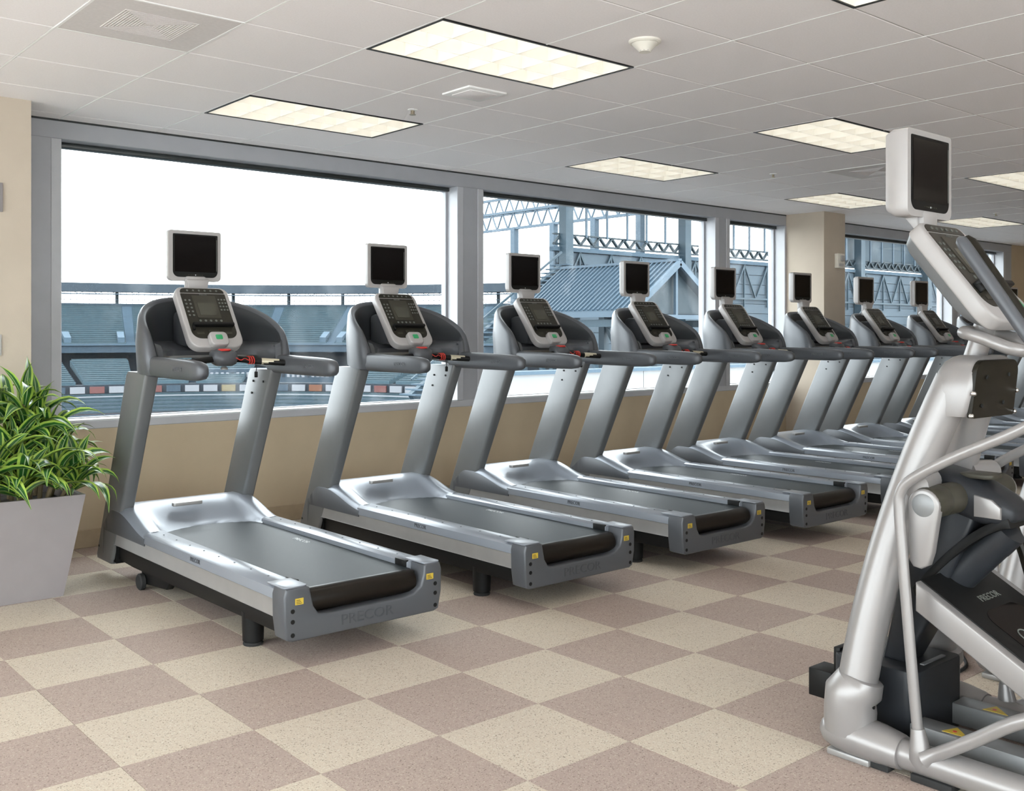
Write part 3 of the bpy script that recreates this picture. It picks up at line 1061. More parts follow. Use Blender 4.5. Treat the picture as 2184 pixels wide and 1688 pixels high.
# ================================================================== ELLIPTICAL TRAINER
def make_elliptical():
    root = thing('elliptical_trainer', 'x', 'elliptical trainer', group='elliptical trainers in a row')
    for s in (-1, 1):
        xb, xt = s * .285, s * .09
        B, Tp = Vector((xb, 1.755, .18)), Vector((xt, 1.515, 1.225))
        col = MB().tube([B.lerp(Tp, t / 14) + Vector((0, .18 * (t / 14) * (1 - t / 14), 0)) for t in range(15)], .062, 24).obj('column', 'el_silver', root)
        # sleeve at the foot
        d = (Tp - B).normalized()
        MB().tube([(xb, 1.772, .085), (xb, 1.770, .15), (xb, 1.768, .205), B + d * .062, B + d * .082, B + d * .086], [.080, .083, .083, .079, .069, .0625], 24).obj('column_sleeve', 'el_silver', col)
        MB().lathe([(.006, -.0838), (.006, .0838)], (xb, 1.769, .18), 10, axis='y').obj('sleeve_bolts', 'black_plastic', col)
        # foot casting and base tube
        ft = []
        for (y, r, z) in ((1.865, .012, .075), (1.86, .035, .075), (1.84, .055, .074), (1.80, .068, .074), (1.74, .074, .075), (1.66, .070, .072), (1.60, .062, .068), (1.585, .058, .066)):
            ft.append([(xb + r * 1.02 * math.cos(2 * math.pi * k / 22), y, z + r * .86 * math.sin(2 * math.pi * k / 22)) for k in range(22)])
        foot = MB().loft(ft).obj('foot_casting', 'el_silver', root)
        MB().box(xb - .045, xb + .045, 1.68, 1.83, .0, .022, bev=.006).obj('foot_plate', 'alu', foot)
        MB().box(xb - .035, xb + .035, 1.62, 1.68, .0, .024, bev=.004).obj('rubber_pad', 'rubber', foot)
        tb = MB().tube(smooth_path([(xb, 1.59, .066), (xb, 1.0, .066), (xb, .35, .066), (xb * .9, .10, .066), (xb * .6, .0, .066), (0, -.03, .066)], 6), .046, 20).obj('base_tube', 'el_silver', root)
        MB().box(xb - .03, xb + .03, 1.42, 1.55, .0, .024, bev=.004).obj('rubber_pad', 'rubber', tb)
        MB().box(xb - .03, xb + .03, .45, .58, .0, .024, bev=.004).obj('rubber_pad', 'rubber', tb)
        # inner floor beam
        bm_ = MB().box(s * .14 - .045, s * .14 + .045, .10, 1.62, .055, .125, bev=.004).obj('floor_beam', 'el_grey', root)
        w = MB().prism([(s * .14 - .025, 1.44), (s * .14 + .03, 1.50), (s * .14 - .03, 1.52)], 'z', .1245, .1265).obj('warning_triangle', 'sticker_yellow', bm_, 0)
        MB().lathe([(.007, .126), (.007, .1275)], (s * .14 - .008, 1.49, 0), 8).obj('warning_mark', 'red_button', bm_)
        # swinging arm: lower tube, bend, upper tube, grip
        xa = s * .305
        path = smooth_path([(xa, 1.525, .105), (xa, 1.545, .30), (xa, 1.572, .60), (xa, 1.590, .82), (xa, 1.585, .885), (xa, 1.545, .930), (xa, 1.42, 1.005), (xa, 1.235, 1.098), (xa, 1.165, 1.15), (xa, 1.145, 1.22), (xa, 1.165, 1.30), (xa, 1.205, 1.365)], 6)
        arm = MB().tube(path, .0165, 14).obj('swing_arm', 'el_silver', root)
        g = []
        gp = [(1.190, 1.342, .010), (1.194, 1.348, .016), (1.205, 1.365, .0185), (1.30, 1.508, .0195), (1.385, 1.635, .0195), (1.396, 1.652, .017), (1.402, 1.661, .008)]
        MB().tube([(xa, a, b) for a, b, r in gp], [r for a, b, r in gp], 18).obj('grip', 'tm_grey', arm)
        gq = [(1.188, 1.352, .012), (1.20, 1.370, .020), (1.30, 1.516, .023), (1.385, 1.645, .022), (1.396, 1.662, .012)]
        MB().tube([(xa + .028, a, b) for a, b, r in gq], [r for a, b, r in gq], 16).obj('grip_back', 'el_brown', arm)
        MB().tube([(xa, 1.518, .045), (xa, 1.520, .075), (xa, 1.524, .11), (xa, 1.530, .165)], [.022, .036, .030, .020], 18).obj('arm_socket', 'el_silver', arm)
        # pedal link
        lk = MB().tube(smooth_path([(xa + s * .01, 1.50, .085), (xa + s * .01, 1.36, .18), (xa + s * .01, 1.20, .29), (xa * .92, .98, .37), (xa * .85, .70, .40)], 5), [.030] + [.021] * 20, 14).obj('pedal_link', 'el_silver', root)
        pd = MB().prism(rrect(s * .20 - .075, s * .20 + .075, .48, .86, (.05,) * 4), 'z', .405, .43, bev=.006).obj('foot_pedal', 'el_dark', root)
        MB().prism(rrect(s * .20 - .065, s * .20 + .065, .50, .84, (.04,) * 4), 'z', .429, .434).obj('pedal_tread', 'rubber', pd)
        # lever on the pivot shaft
        xo = s * .262
        lp_ = []
        for k in range(13):
            a = math.radians(0 + 180 * k / 12)
            lp_.append((1.527 + .050 * math.cos(a), .846 + .050 * math.sin(a)))
        lp_ += [(1.500, .70), (1.512, .662), (1.535, .648), (1.560, .652), (1.572, .67)]
        lv = MB().prism(lp_, 'x', xo - .017, xo + .017, bev=.007, seg=3).obj('pivot_lever', 'el_silver', root)
        MB().lathe([(0, s * .022), (.028, s * .021), (.036, s * .017)], (xo, 1.527, .846), 24, axis='x').obj('pivot_cap', 'el_grey', lv)
        MB().lathe([(.046, -.11), (.050, -.10), (.050, -.02), (.047, -.016), (.050, -.01), (.050, .10)], (s * .160, 1.525, .850), 24, axis='x').obj('pivot_shaft', 'el_hub', root)
        MB().cyl((xb + (xt - xb) * .66 - s * .03, 1.585, .905), (s * .262, 1.56, .90), .040, 20).obj('pivot_boss', 'el_silver', root)
        if s > 0:
            MB().tube([(.235, 1.50, .80), (.235, 1.44, .64), (.235, 1.39, .46)], .017, 10).obj('drive_rod', 'el_brown', root)
    # centre hub casting
    hs = []
    for (y, hw, z0, z1) in ((1.66, .05, .86, .93), (1.60, .078, .82, .945), (1.53, .090, .79, .930), (1.45, .092, .77, .90), (1.39, .085, .77, .868), (1.355, .068, .785, .84), (1.345, .04, .80, .825)):
        hs.append([(hw * math.copysign(abs(math.cos(2 * math.pi * k / 24)) ** .55, math.cos(2 * math.pi * k / 24)), y, (z0 + z1) / 2 + (z1 - z0) / 2 * math.copysign(abs(math.sin(2 * math.pi * k / 24)) ** .6, math.sin(2 * math.pi * k / 24))) for k in range(24)])
    hb = MB().loft(hs).obj('hub_cover', 'el_dark', root, smooth=60)
    MB().prism([(1.455, .800), (1.455, .868), (1.400, .858), (1.372, .835), (1.372, .800)], 'x', -.098, -.084, bev=.004).obj('side_badge', 'el_silver', hb)
    MB().prism([(1.455, .800), (1.455, .868), (1.400, .858), (1.372, .835), (1.372, .800)], 'x', .084, .098, bev=.004).obj('side_badge', 'el_silver', hb)
    MB().prism(rrect(-.05, .05, 1.42, 1.54, (.03,) * 4), 'z', .90, .915, bev=.004, M=Matrix.Translation((0, 0, .012))).obj('hub_cap', 'el_hub', hb)
    # column spine shroud and arched cover beneath the hub
    MB().prism([(1.60, .83), (1.46, .80), (1.50, .70), (1.62, .42), (1.70, .27), (1.78, .27), (1.72, .55)], 'x', -.07, .07, bev=.015, seg=3).obj('shroud', 'el_dark', root)
    arch = []
    for k in range(15):
        t = k / 14
        y = 1.36 + .31 * t
        z = .803 - .27 * t ** 1.5
        arch.append((y, z))
    lowr = [(y - .010, z - .030) for y, z in reversed(arch)]
    MB().prism(arch + lowr, 'x', -.075, .075, bev=.006).obj('arched_cover', 'black_plastic', root)
    # lift tube
    MB().cyl((0.0, 1.575, .545), (0.0, 1.405, .735), .052, 24).cyl((0.0, 1.43, .707), (0, 1.385, .757), .0535, 24).obj('lift_tube', 'el_dark', root)
    # ramp: silver sides, black top
    slope = (.38 - .575) / (1.235 - 1.57)

    def rz(y):
        return .590 + (y - 1.57) * slope
    ye = .42
    for s in (-1, 1):
        pr = [(1.575, rz(1.575)), (1.575, rz(1.575) - .088), (ye, rz(ye) - .088 if rz(ye) > .12 else .03), (ye, max(rz(ye), .06))]
        pr = [(1.575, rz(1.575)), (1.575, rz(1.575) - .090), (.83, rz(.83) - .09), (.74, rz(.74) - .045), (.74, rz(.74))]
        MB().prism(pr, 'x', s * .215 - .02, s * .215 + .02, bev=.006, seg=3).obj('ramp_side', 'el_silver', root)
    rt = MB().prism([(1.575, rz(1.575) + .004), (1.575, rz(1.575) - .03), (.75, rz(.75) - .03), (.75, rz(.75) + .004)], 'x', -.198, .198, bev=.004).obj('ramp_top', 'black_plastic', root)
    n_up = Vector((0, 1, slope)).normalized()
    RM = frame_M((0, 1.575, rz(1.575) + .004), (1, 0, 0), n_up)
    MB().prism(rrect(-.12, .12, -.62, -.18, (.05,) * 4), 'z', -.001, .002, M=RM).obj('ramp_inlay', 'screen_black', rt, 0)
    ring_ = []
    for k in range(33):
        a = 2 * math.pi * k / 32
        ring_.append((-.05 + .026 * math.cos(a), -.30 + .026 * math.sin(a), .003))
    MB().tube(ring_, .0022, 6, M=RM).obj('ramp_ring_mark', 'key_pale', rt)
    text_obj('ramp_lettering', 'PRECOR', .035, .0006, 'key_pale', rt, RM @ Matrix.Translation((.02, -.135, .001)))
    # drive housing on the floor
    dh = MB().prism(rrect(-.155, .165, 1.615, 1.92, (.045, .02, .04, .04)), 'z', .03, .275, bev=.008, seg=2).obj('drive_housing', 'el_dark', root)
    MB().box(-.05, .10, 1.64, 1.655, .274, .279, bev=.001).obj('housing_slot', 'el_grey', dh)
    MB().box(-.145, .155, 1.63, 1.90, .0, .035).obj('housing_base', 'black_plastic', dh, 0)
    fb = MB().box(-.140, -.04, 1.93, 2.02, .098, .195, bev=.004).box(-.13, -.07, 1.88, 1.935, .13, .19, bev=.004).obj('front_bracket', 'black_plastic', root)
    MB().box(-.125, -.06, 1.905, 1.93, .20, .285, bev=.003).obj('bracket_tab', 'black_plastic', fb)
    # top casting
    cs_ = []
    for (z, hw, y0, y1) in ((1.115, .156, 1.455, 1.585), (1.13, .158, 1.448, 1.59), (1.20, .158, 1.432, 1.582), (1.255, .150, 1.427, 1.566), (1.284, .130, 1.428, 1.555), (1.300, .105, 1.433, 1.54), (1.306, .08, 1.44, 1.53)):
        cs_.append([(p[0], p[1], z) for p in rrect(-hw, hw, y0, y1, (.018, .018, .06, .06), 5)])
    ca = MB().loft(cs_).obj('top_casting', 'el_silver', root, smooth=50)
    bpM = frame_M((0, 1.4395, 1.115), (1, 0, 0), Vector((0, -.11, 1)))
    bp = MB().prism(rrect(-.148, .152, -.005, .178, (.01, .01, .045, .045)), 'z', -.014, .002, bev=.002, M=bpM).obj('back_plate', 'el_brown', ca)
    sw = MB()
    for (x, y) in ((-.075, .125), (.08, .13), (-.09, .035), (.06, .04)):
        sw.lathe([(.0065, .003), (.0065, .006), (0, .006)], (x, y, 0), 10, M=bpM)
    joined(sw.obj('plate_screws', 'rubber', bp))
    for (x, y) in ((-.152, .075), (-.152, .005), (.152, .075), (.152, .005)):
        MB().lathe([(.0, -.004), (.008, -.002), (.008, .006), (.004, .010), (0, .010)], (x, y, 0), 12, M=bpM).obj('chrome_bolt', 'bolt_chrome', bp)
    # neck, handlebar loop, console, monitor
    MB().tube([(0, 1.500, 1.285), (0, 1.462, 1.40)], .034, 24).obj('neck', 'el_silver', root)
    lo = []
    for (x, y, z) in ((0, 1.500, 1.381), (-.06, 1.498, 1.380), (-.092, 1.485, 1.378), (-.106, 1.455, 1.372), (-.105, 1.41, 1.357), (-.098, 1.355, 1.334), (-.072, 1.322, 1.324), (0, 1.312, 1.321)):
        lo.append((x, y, z))
    lo += [(-x, y, z) for (x, y, z) in reversed(lo[:-1])]
    MB().tube(smooth_path(lo, 5), .0205, 14).obj('handlebar_loop', 'el_silver', root)
    upv = Vector((0, .255, .322))
    CM = frame_M((0, 1.358, 1.414), (1, 0, 0), upv)
    co = make_console(root, CM)
    MB().loft([[(p[0], p[1], -.050) for p in rrect(-.15, .15, .01, .41, (.06, .06, .04, .04))], [(p[0], p[1], -.085) for p in rrect(-.125, .125, .06, .40, (.05, .05, .03, .03))], [(p[0], p[1], -.10) for p in rrect(-.10, .10, .11, .38, (.04, .04, .02, .02))]], M=CM).obj('console_back', 'el_grey', co)
    MB().box(-.05, .05, 1.640, 1.675, 1.70, 1.785, bev=.012).prism([(1.655, 1.70), (1.725, 1.79), (1.725, 1.83), (1.66, 1.80)], 'x', -.06, .06, bev=.006).obj('monitor_neck', 'bezel_white', root)
    make_monitor(root, 1.762, 1.645, w=.300, h=.287, t=.085)
    return root


EU = [3.26, 4.375, 5.34]
ep = make_elliptical()
EL = ['silver elliptical trainer at the open end of its row, tall monitor over its console',
      'silver elliptical trainer second in its row, mostly hidden behind the first one',
      'silver elliptical trainer third in its row, past the second one']
for k, u in enumerate(EU[:2]):
    o = ep if k == 0 else copy_tree(ep)
    o.location = (u, 0, 0)
    o['label'] = EL[k]
pc = MB().tube(smooth_path([(3.68, 1.84, .008), (3.80, 1.88, .008), (3.95, 1.91, .008), (4.12, 1.925, .008), (4.35, 2.05, .008), (4.9, 2.2, .008)], 6), .007, 8).obj('power_cord', 'rubber')
tag(pc, 'thin black power cord on the floor between the elliptical trainers', 'cord')


# ================================================================== PLANTER AND PLANT
PC = (1.452, 5.735)
pt = thing('planter', 'tapered square grey planter box on the floor by the window', 'planter', (PC[0], PC[1], 0))
o_ = MB()
b0, b1, hP, th = .204, .290, .535, .02


def sq(h, z):
    return [(-h, -h, z), (h, -h, z), (h, h, z), (-h, h, z)]


o_.loft([sq(b0, 0), sq(b1, hP), sq(b1 - th, hP), sq(b1 - th - .014, hP - .08)], caps=False)
o_.bm.faces.new([o_.bm.verts.new(p) for p in sq(b0, 0)])
o_.obj('planter_box', 'planter_grey', pt, 0)
MB().box(-.252, .252, -.252, .252, hP - .10, hP - .045, bev=.01).obj('soil', 'soil', pt)

plant = thing('dracaena_plant', 'leafy green plant with lime-edged strap leaves growing in the grey planter', 'plant', (PC[0], PC[1], hP - .05))


def leaf_mesh(L, Wd, droop, seed):
    rnd = random.Random(seed)
    m = MB()
    n = 9
    rows = []
    x, z, a = 0.0, 0.0, math.radians(rnd.uniform(50, 66))
    tw = rnd.uniform(-.5, .5)
    for i in range(n + 1):
        t = i / n
        w = Wd * (.42 + .58 * sstep(0, .38, t)) * (1 - sstep(.55, 1.0, t) ** 1.3 * .97)
        cup = .30 * w
        ang = tw * t
        row = []
        for f, c in ((-1, 1.0), (-.62, .50), (-.08, .04), (.08, .04), (.62, .50), (1, 1.0)):
            yy, zz = f * w, c * cup
            row.append(m.bm.verts.new((x - zz * math.sin(a), yy * math.cos(ang), z + zz * math.cos(a) + yy * math.sin(ang))))
        rows.append(row)
        x += L / n * math.cos(a)
        z += L / n * math.sin(a)
        a -= droop / n * (0.4 + 1.3 * t)
    for i in range(n):
        for j in range(5):
            f = m.bm.faces.new([rows[i][j], rows[i + 1][j], rows[i + 1][j + 1], rows[i][j + 1]])
            f.material_index = (1, 0, 2, 0, 1)[j]
    return m.mesh('leaf', ['leaf_green', 'leaf_lime', 'leaf_streak'], 80)


LEAF = [leaf_mesh(L, w, d, k) for k, (L, w, d) in enumerate(((.28, .026, 1.0), (.32, .030, 1.6), (.35, .032, 1.9), (.38, .034, 2.2), (.40, .035, 2.5), (.33, .033, 2.6), (.25, .026, .8), (.42, .035, 2.1)))]
rnd = random.Random(11)
CANES = [(-.02, -.10, .30), (.13, -.04, .36), (.02, .10, .44), (-.16, .05, .34), (.16, .14, .26), (-.10, -.18, .22), (.12, -.18, .16), (.05, 0, .56), (-.2, -.12, .40), (.20, -.14, .12), (-.02, -.22, .12), (.21, .05, .16), (-.18, -.22, .14), (.10, .02, .46)]
for (cx, cy, ch) in CANES:
    lean = Vector((cx * .35, cy * .35, 0))
    top = Vector((cx, cy, ch)) + lean
    MB().tube([(cx, cy, -.01), (cx + lean.x * .4, cy + lean.y * .4, ch * .5), top], [.013, .012, .010], 8).obj('cane', 'cane', plant)
    nl = 20
    for k in range(nl):
        t = k / nl
        az = k * 2.39996 + rnd.uniform(-.25, .25)
        pos = Vector((cx + lean.x, cy + lean.y, ch * (.50 + .5 * t)))
        tilt = math.radians(26 - 52 * t + rnd.uniform(-9, 9))     # lower leaves hang, upper leaves stand
        me = LEAF[rnd.choice((1, 2, 3, 4, 5, 7)) if t < .8 else rnd.choice((0, 6, 1))]
        lf = inst('leaf', me, plant, pos)
        s_ = rnd.uniform(.82, 1.10)
        # leaves that would reach the wall or the treadmill are shorter
        bend = rnd.uniform(-.4, .4)
        for _ in range(12):
            ml = Matrix.Translation(pos) @ Matrix.Rotation(az, 4, 'Z') @ Matrix.Rotation(tilt, 4, 'Y') @ Matrix.Rotation(bend, 4, 'X') @ Matrix.Diagonal((s_, s_, s_, 1))
            pts = [ml @ v.co for v in me.vertices]
            if max(q.x for q in pts) + PC[0] < 1.945 and max(q.y for q in pts) + PC[1] < 6.20:
                break
            s_ *= .88
        lf.matrix_local = ml


# ================================================================== OUTSIDE
struct(MB().box(-40, U1 + 10, -40, V0 - .2, -.45, -.25).box(-40, U0 - .2, V0 - .2, 8.5, -.45, -.25).obj('ground_bounce', 'bounce_pale', smooth=0))  # unseen pale ground, added to bounce skylight up to the ceiling
struct(MB().box(-250, 450, 8.5, 500, -17.5, -17.0).obj('ground', 'ground_dark', smooth=0))

# ---- far stadium bowl, curved about a centre on the field
RC, DC = -39.0, 112.0


def arc(R, th, dz):
    return rdz(RC + R * math.sin(th), DC + R * math.cos(th), dz)


def ring(mb, prof, t0, t1, n):
    """sweep a (radius, height) outline round the bowl"""
    secs = []
    for k in range(n + 1):
        th = t0 + (t1 - t0) * k / n
        secs.append([arc(R, th, dz) for R, dz in prof])
    mb.loft(secs)


TH0, TH1 = math.radians(-64), math.radians(44)
bowl = thing('stadium_stand', 'distant curved stadium stand with teal seat rows under a flat canopy', 'stadium', rdz(RC, DC + 70, -17))
bowl_inv = bowl.matrix_basis.inverted()


def bobj(mb, name, m, parent=bowl, smooth=0):
    mb.bm.transform(bowl_inv)
    return mb.obj(name, m, parent, smooth)


A0 = math.radians(-33)
step = math.radians(9.6)
aisles = [A0 + k * step for k in range(-3, 8)]
NR = 20
R0, RZ0, RUN, RISE = 68.0, -1.95, .82, .365
for k in range(len(aisles) - 1):
    a, b = aisles[k] + .011, aisles[k + 1] - .011
    t = MB()
    prof = []
    for i in range(NR):
        prof += [(R0 + i * RUN, RZ0 + i * RISE), (R0 + (i + 1) * RUN, RZ0 + i * RISE)]
    prof += [(R0 + NR * RUN, RZ0 + (NR - 1) * RISE - .6), (R0, RZ0 - .6)]
    ring(t, prof, a, b, 5)
    sec = bobj(t, 'seating_section', 'seat_tread')
    for i in range(NR):
        s = MB()
        r_ = R0 + i * RUN + .50
        z_ = RZ0 + i * RISE
        ring(s, [(r_, z_ + .02), (r_ + .12, z_ + .02), (r_ + .12, z_ + .30), (r_, z_ + .27)], a + .002, b - .002, 5)
        bobj(s, 'seat_row', 'seat_teal', sec)
for a in aisles:
    t = MB()
    prof = []
    for i in range(NR):
        prof += [(R0 + i * RUN, RZ0 + i * RISE + .05), (R0 + (i + 1) * RUN, RZ0 + i * RISE + .05)]
    prof += [(R0 + NR * RUN, RZ0 + (NR - 1) * RISE - .5), (R0, RZ0 - .5)]
    ring(t, prof, a - .0105, a + .0105, 2)
    bobj(t, 'aisle_stair', 'concrete_pale')
    v = MB()
    # stair mouth (vomitory) at the foot of each aisle
    ring(v, [(R0 + 1.0, RZ0 + .2), (R0 + 4.2, RZ0 + 1.2), (R0 + 4.2, RZ0 + 2.3), (R0 + 1.0, RZ0 + 1.25)], a - .030, a - .014, 2)
    ring(v, [(R0 + 1.0, RZ0 + .2), (R0 + 4.2, RZ0 + 1.2), (R0 + 4.2, RZ0 + 2.3), (R0 + 1.0, RZ0 + 1.25)], a + .014, a + .030, 2)
    bobj(v, 'stair_mouth', 'concrete_pale')
RB = R0 + NR * RUN
ZB = RZ0 + NR * RISE
t = MB()
ring(t, [(RB, ZB - .9), (RB + .4, ZB - .9), (RB + .4, ZB + .25), (RB, ZB + .25)], TH0, TH1, 40)
bobj(t, 'rear_parapet', 'stand_fascia')
t = MB()
for z in (.9, 1.9):
    ring(t, [(RB + .3, ZB + z), (RB + .42, ZB + z), (RB + .42, ZB + z + .10), (RB + .3, ZB + z + .10)], TH0, TH1, 40)
for k in range(150):
    th = TH0 + (TH1 - TH0) * k / 149
    t.beam(arc(RB + .36, th, ZB), arc(RB + .36, th, ZB + 2.6), .07, .07)
bobj(t, 'rear_railing', 'steel_pale')
for k in range(15):
    th = math.radians(-60 + k * 7.1)
    t = MB()
    t.beam(arc(RB + 1.2, th, ZB - .5), arc(RB + 1.2, th, ZB + 3.4), .5, .5)
    bobj(t, 'canopy_post', 'steel_dark')
t = MB()
ring(t, [(RB - 2, ZB + 2.35), (RB + 5, ZB + 2.5), (RB + 5, ZB + 4.1), (RB - 2, ZB + 3.95)], TH0, TH1, 40)
bobj(t, 'canopy', 'canopy_grey')
t = MB()
for k in range(96):
    a, b = TH0 + (TH1 - TH0) * k / 96, TH0 + (TH1 - TH0) * (k + 1) / 96
    z0, z1 = ZB + 1.95, ZB + 2.75
    t.beam(arc(RB - 1.5, a, z0 if k % 2 else z1), arc(RB - 1.5, b, z1 if k % 2 else z0), .10, .10)
ring(t, [(RB - 1.6, ZB + 1.9), (RB - 1.4, ZB + 1.9), (RB - 1.4, ZB + 2.05), (RB - 1.6, ZB + 2.05)], TH0, TH1, 40)
bobj(t, 'canopy_truss', 'steel_pale')
# fascia and recess below the upper deck
t = MB()
ring(t, [(R0 - .6, RZ0 - 1.35), (R0 - .2, RZ0 - 1.35), (R0 - .2, RZ0 - .05), (R0 - .6, RZ0 - .05)], TH0, TH1, 40)
bobj(t, 'upper_fascia', 'stand_fascia')
t = MB()
ring(t, [(R0 - .9, RZ0 - .12), (R0 - .3, RZ0 - .12), (R0 - .3, RZ0 + .20), (R0 - .9, RZ0 + .20)], TH0, TH1, 40)
bobj(t, 'fascia_rail', 'concrete_pale')
t = MB()
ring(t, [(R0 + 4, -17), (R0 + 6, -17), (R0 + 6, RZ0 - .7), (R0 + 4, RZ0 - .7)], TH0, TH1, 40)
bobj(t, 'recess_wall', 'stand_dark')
# second tier
Q0, QZ0 = 49.0, -7.4
for k in range(len(aisles) - 1):
    a, b = aisles[k] + .012, aisles[k + 1] - .012
    if -.12 < (a + b) / 2 < .20:
        continue
    t = MB()
    prof = []
    for i in range(12):
        prof += [(Q0 + i * 1.1, QZ0 + i * .27), (Q0 + (i + 1) * 1.1, QZ0 + i * .27)]
    prof += [(Q0 + 13.2, QZ0 + 2), (Q0, QZ0 - .7)]
    ring(t, prof, a, b, 5)
    sec = bobj(t, 'club_section', 'seat_tread')
    for i in range(12):
        s = MB()
        ring(s, [(Q0 + i * 1.1 + .7, QZ0 + i * .27 + .02), (Q0 + i * 1.1 + .85, QZ0 + i * .27 + .02), (Q0 + i * 1.1 + .85, QZ0 + i * .27 + .24), (Q0 + i * 1.1 + .7, QZ0 + i * .27 + .22)], a + .003, b - .003, 5)
        bobj(s, 'seat_row', 'seat_teal', sec)
# press level in the middle: band with small windows
t = MB()
ring(t, [(Q0 + 4, QZ0 - .9), (Q0 + 9, QZ0 - .9), (Q0 + 9, QZ0 + 1.6), (Q0 + 4, QZ0 + 1.6)], -.30, .24, 16)
press = bobj(t, 'press_level', 'stand_fascia')
for k in range(34):
    th = -.285 + k * .0155
    w_ = MB()
    ring(w_, [(Q0 + 3.9, QZ0 + .25), (Q0 + 4.02, QZ0 + .25), (Q0 + 4.02, QZ0 + 1.05), (Q0 + 3.9, QZ0 + 1.05)], th, th + .0085, 1)
    bobj(w_, 'press_window', 'board_white' if k % 5 else 'stand_dark', press)
# advertising boards on the tier face
kinds = ['board_white', 'board_orange', 'board_white', 'stand_fascia', 'board_white', 'board_red', 'board_white', 'board_white', 'board_red', 'stand_fascia', 'board_white', 'board_white', 'board_yellow', 'board_white', 'board_white', 'stand_fascia']
for k in range(26):
    th = math.radians(-48 + k * 3.3)
    m_ = kinds[k % len(kinds)]
    t = MB()
    ring(t, [(Q0 - .8, QZ0 - 1.75), (Q0 - .5, QZ0 - 1.75), (Q0 - .5, QZ0 - .75), (Q0 - .8, QZ0 - .75)], th, th + math.radians(2.5), 2)
    bobj(t, 'advertising_board', m_)
t = MB()
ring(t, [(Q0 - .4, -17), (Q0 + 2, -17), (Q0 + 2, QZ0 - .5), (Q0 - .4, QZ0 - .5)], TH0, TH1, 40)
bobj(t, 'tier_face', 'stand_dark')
for (r0, z0, m_) in ((Q0 - 3, -9.5, 'board_white'), (Q0 - 7, -10.6, 'concrete_pale'), (Q0 - 12, -11.4, 'brick_red'), (Q0 - 18, -12.2, 'stand_fascia')):
    t = MB()
    ring(t, [(r0, z0 - .55), (r0 + .4, z0 - .55), (r0 + .4, z0), (r0, z0)], TH0, TH1, 40)
    bobj(t, 'tier_wall', m_)
t = MB()
prof = []
for i in range(26):
    prof += [(20 + i * 1.1, -14.6 + i * .20), (20 + (i + 1) * 1.1, -14.6 + i * .20)]
prof += [(20 + 28.6, -15.5), (20, -15.5)]
ring(t, prof, TH0, TH1, 30)
lowt = bobj(t, 'lower_tier', 'stand_fascia')
rndo = random.Random(5)
for i in range(1, 26, 2):
    s = MB()
    ring(s, [(20 + i * 1.1 + .6, -14.6 + i * .2), (20 + i * 1.1 + .8, -14.6 + i * .2), (20 + i * 1.1 + .8, -14.6 + i * .2 + .35), (20 + i * 1.1 + .6, -14.6 + i * .2 + .35)], TH0, TH1, 30)
    bobj(s, 'seat_row', 'seat_teal', lowt)

# ---- steel grandstand that runs away beside the windows (along u at v ~ 60)
VS = 60.0
gs = thing('steel_grandstand', 'teal steel grandstand with panelled rear wall and trussed roof beyond the windows', 'stadium', (72, VS, -17))
gi = gs.matrix_basis.inverted()


def gobj(mb, name, m, parent=gs):
    mb.bm.transform(gi)
    return mb.obj(name, m, parent, 0)


WZ = CAMH + 7.0        # top of the panelled wall
RZ = CAMH + 10.9       # underside of the roof truss
ucols = [57.0 + 15 * k for k in range(0, 9)]
for u in ucols:
    t = MB().box(u - .42, u + .42, VS - .9, VS - .05, -17, RZ + 2.6)
    gobj(t, 'steel_column', 'steel_teal')
gobj(MB().box(56, 180, VS - .2, VS + .5, WZ - .25, WZ + .10), 'pale_gutter', 'concrete_pale')
t = MB()
for k in range(160):
    a = 56 + k * .75
    t.beam((a, VS - .1, WZ + .35 + (.75 if k % 2 else 0)), (a + .75, VS - .1, WZ + .35 + (0 if k % 2 else .75)), .28, .14)
t.box(56, 176, VS - .2, VS + .1, WZ + .25, WZ + .40).box(56, 176, VS - .2, VS + .1, WZ + 1.08, WZ + 1.2)
gobj(t, 'parapet_lattice', 'steel_dark')
for k, u in enumerate(ucols[:-1]):
    for r_ in range(9):
        z1 = WZ - .32 - r_ * .95
        t = MB().box(u - .4 if k == 0 else u + .02, u + 14.98, VS + .05 + .04 * (r_ % 2), VS + .3, z1 - .90, z1)
        gobj(t, 'wall_panel', 'panel_grey')
    t = MB()
    for q in range(4):
        a = u + q * 3.75
        t.beam((a, VS - .15, WZ - 3.6), (a + 1.9, VS - .15, WZ - .3), .16, .16)
        t.beam((a + 1.9, VS - .15, WZ - .3), (a + 3.75, VS - .15, WZ - 3.6), .16, .16)
        t.beam((a + 1.9, VS - .12, WZ - .3), (a + 1.9, VS - .12, WZ - 4.4), .14, .14)
    t.beam((u, VS - .15, WZ - 3.6), (u + 15, VS - .15, WZ - 3.6), .18, .18)
    gobj(t, 'wall_bracing', 'steel_teal')
    for q in range(1, 6):
        t = MB().beam((u + q * 2.5, VS - .3, WZ + 1), (u + q * 2.5, VS - .3, RZ + .3), .16, .16)
        gobj(t, 'hanger', 'steel_pale')
    # stair ramps behind the further bays
    if k >= 2:
        t = MB()
        t.beam((u + 1, VS - 1.6, -6.0), (u + 14, VS - 1.6, 3.2), 1.0, .8)
        t.beam((u + 1, VS - 1.6, -4.9), (u + 14, VS - 1.6, 4.3), .12, .12)
        gobj(t, 'stair_ramp', 'steel_dark')
gobj(MB().box(56.5, 176, VS + .32, VS + .5, -17, WZ - .2), 'wall_backing', 'panel_grey')
for k in range(5):
    gobj(MB().box(98 + 15.2 * k, 98 + 15.2 * (k + 1) - .2, VS + .6, VS + .8, WZ + .3, RZ + 3.2), 'upper_cladding', 'steel_teal')
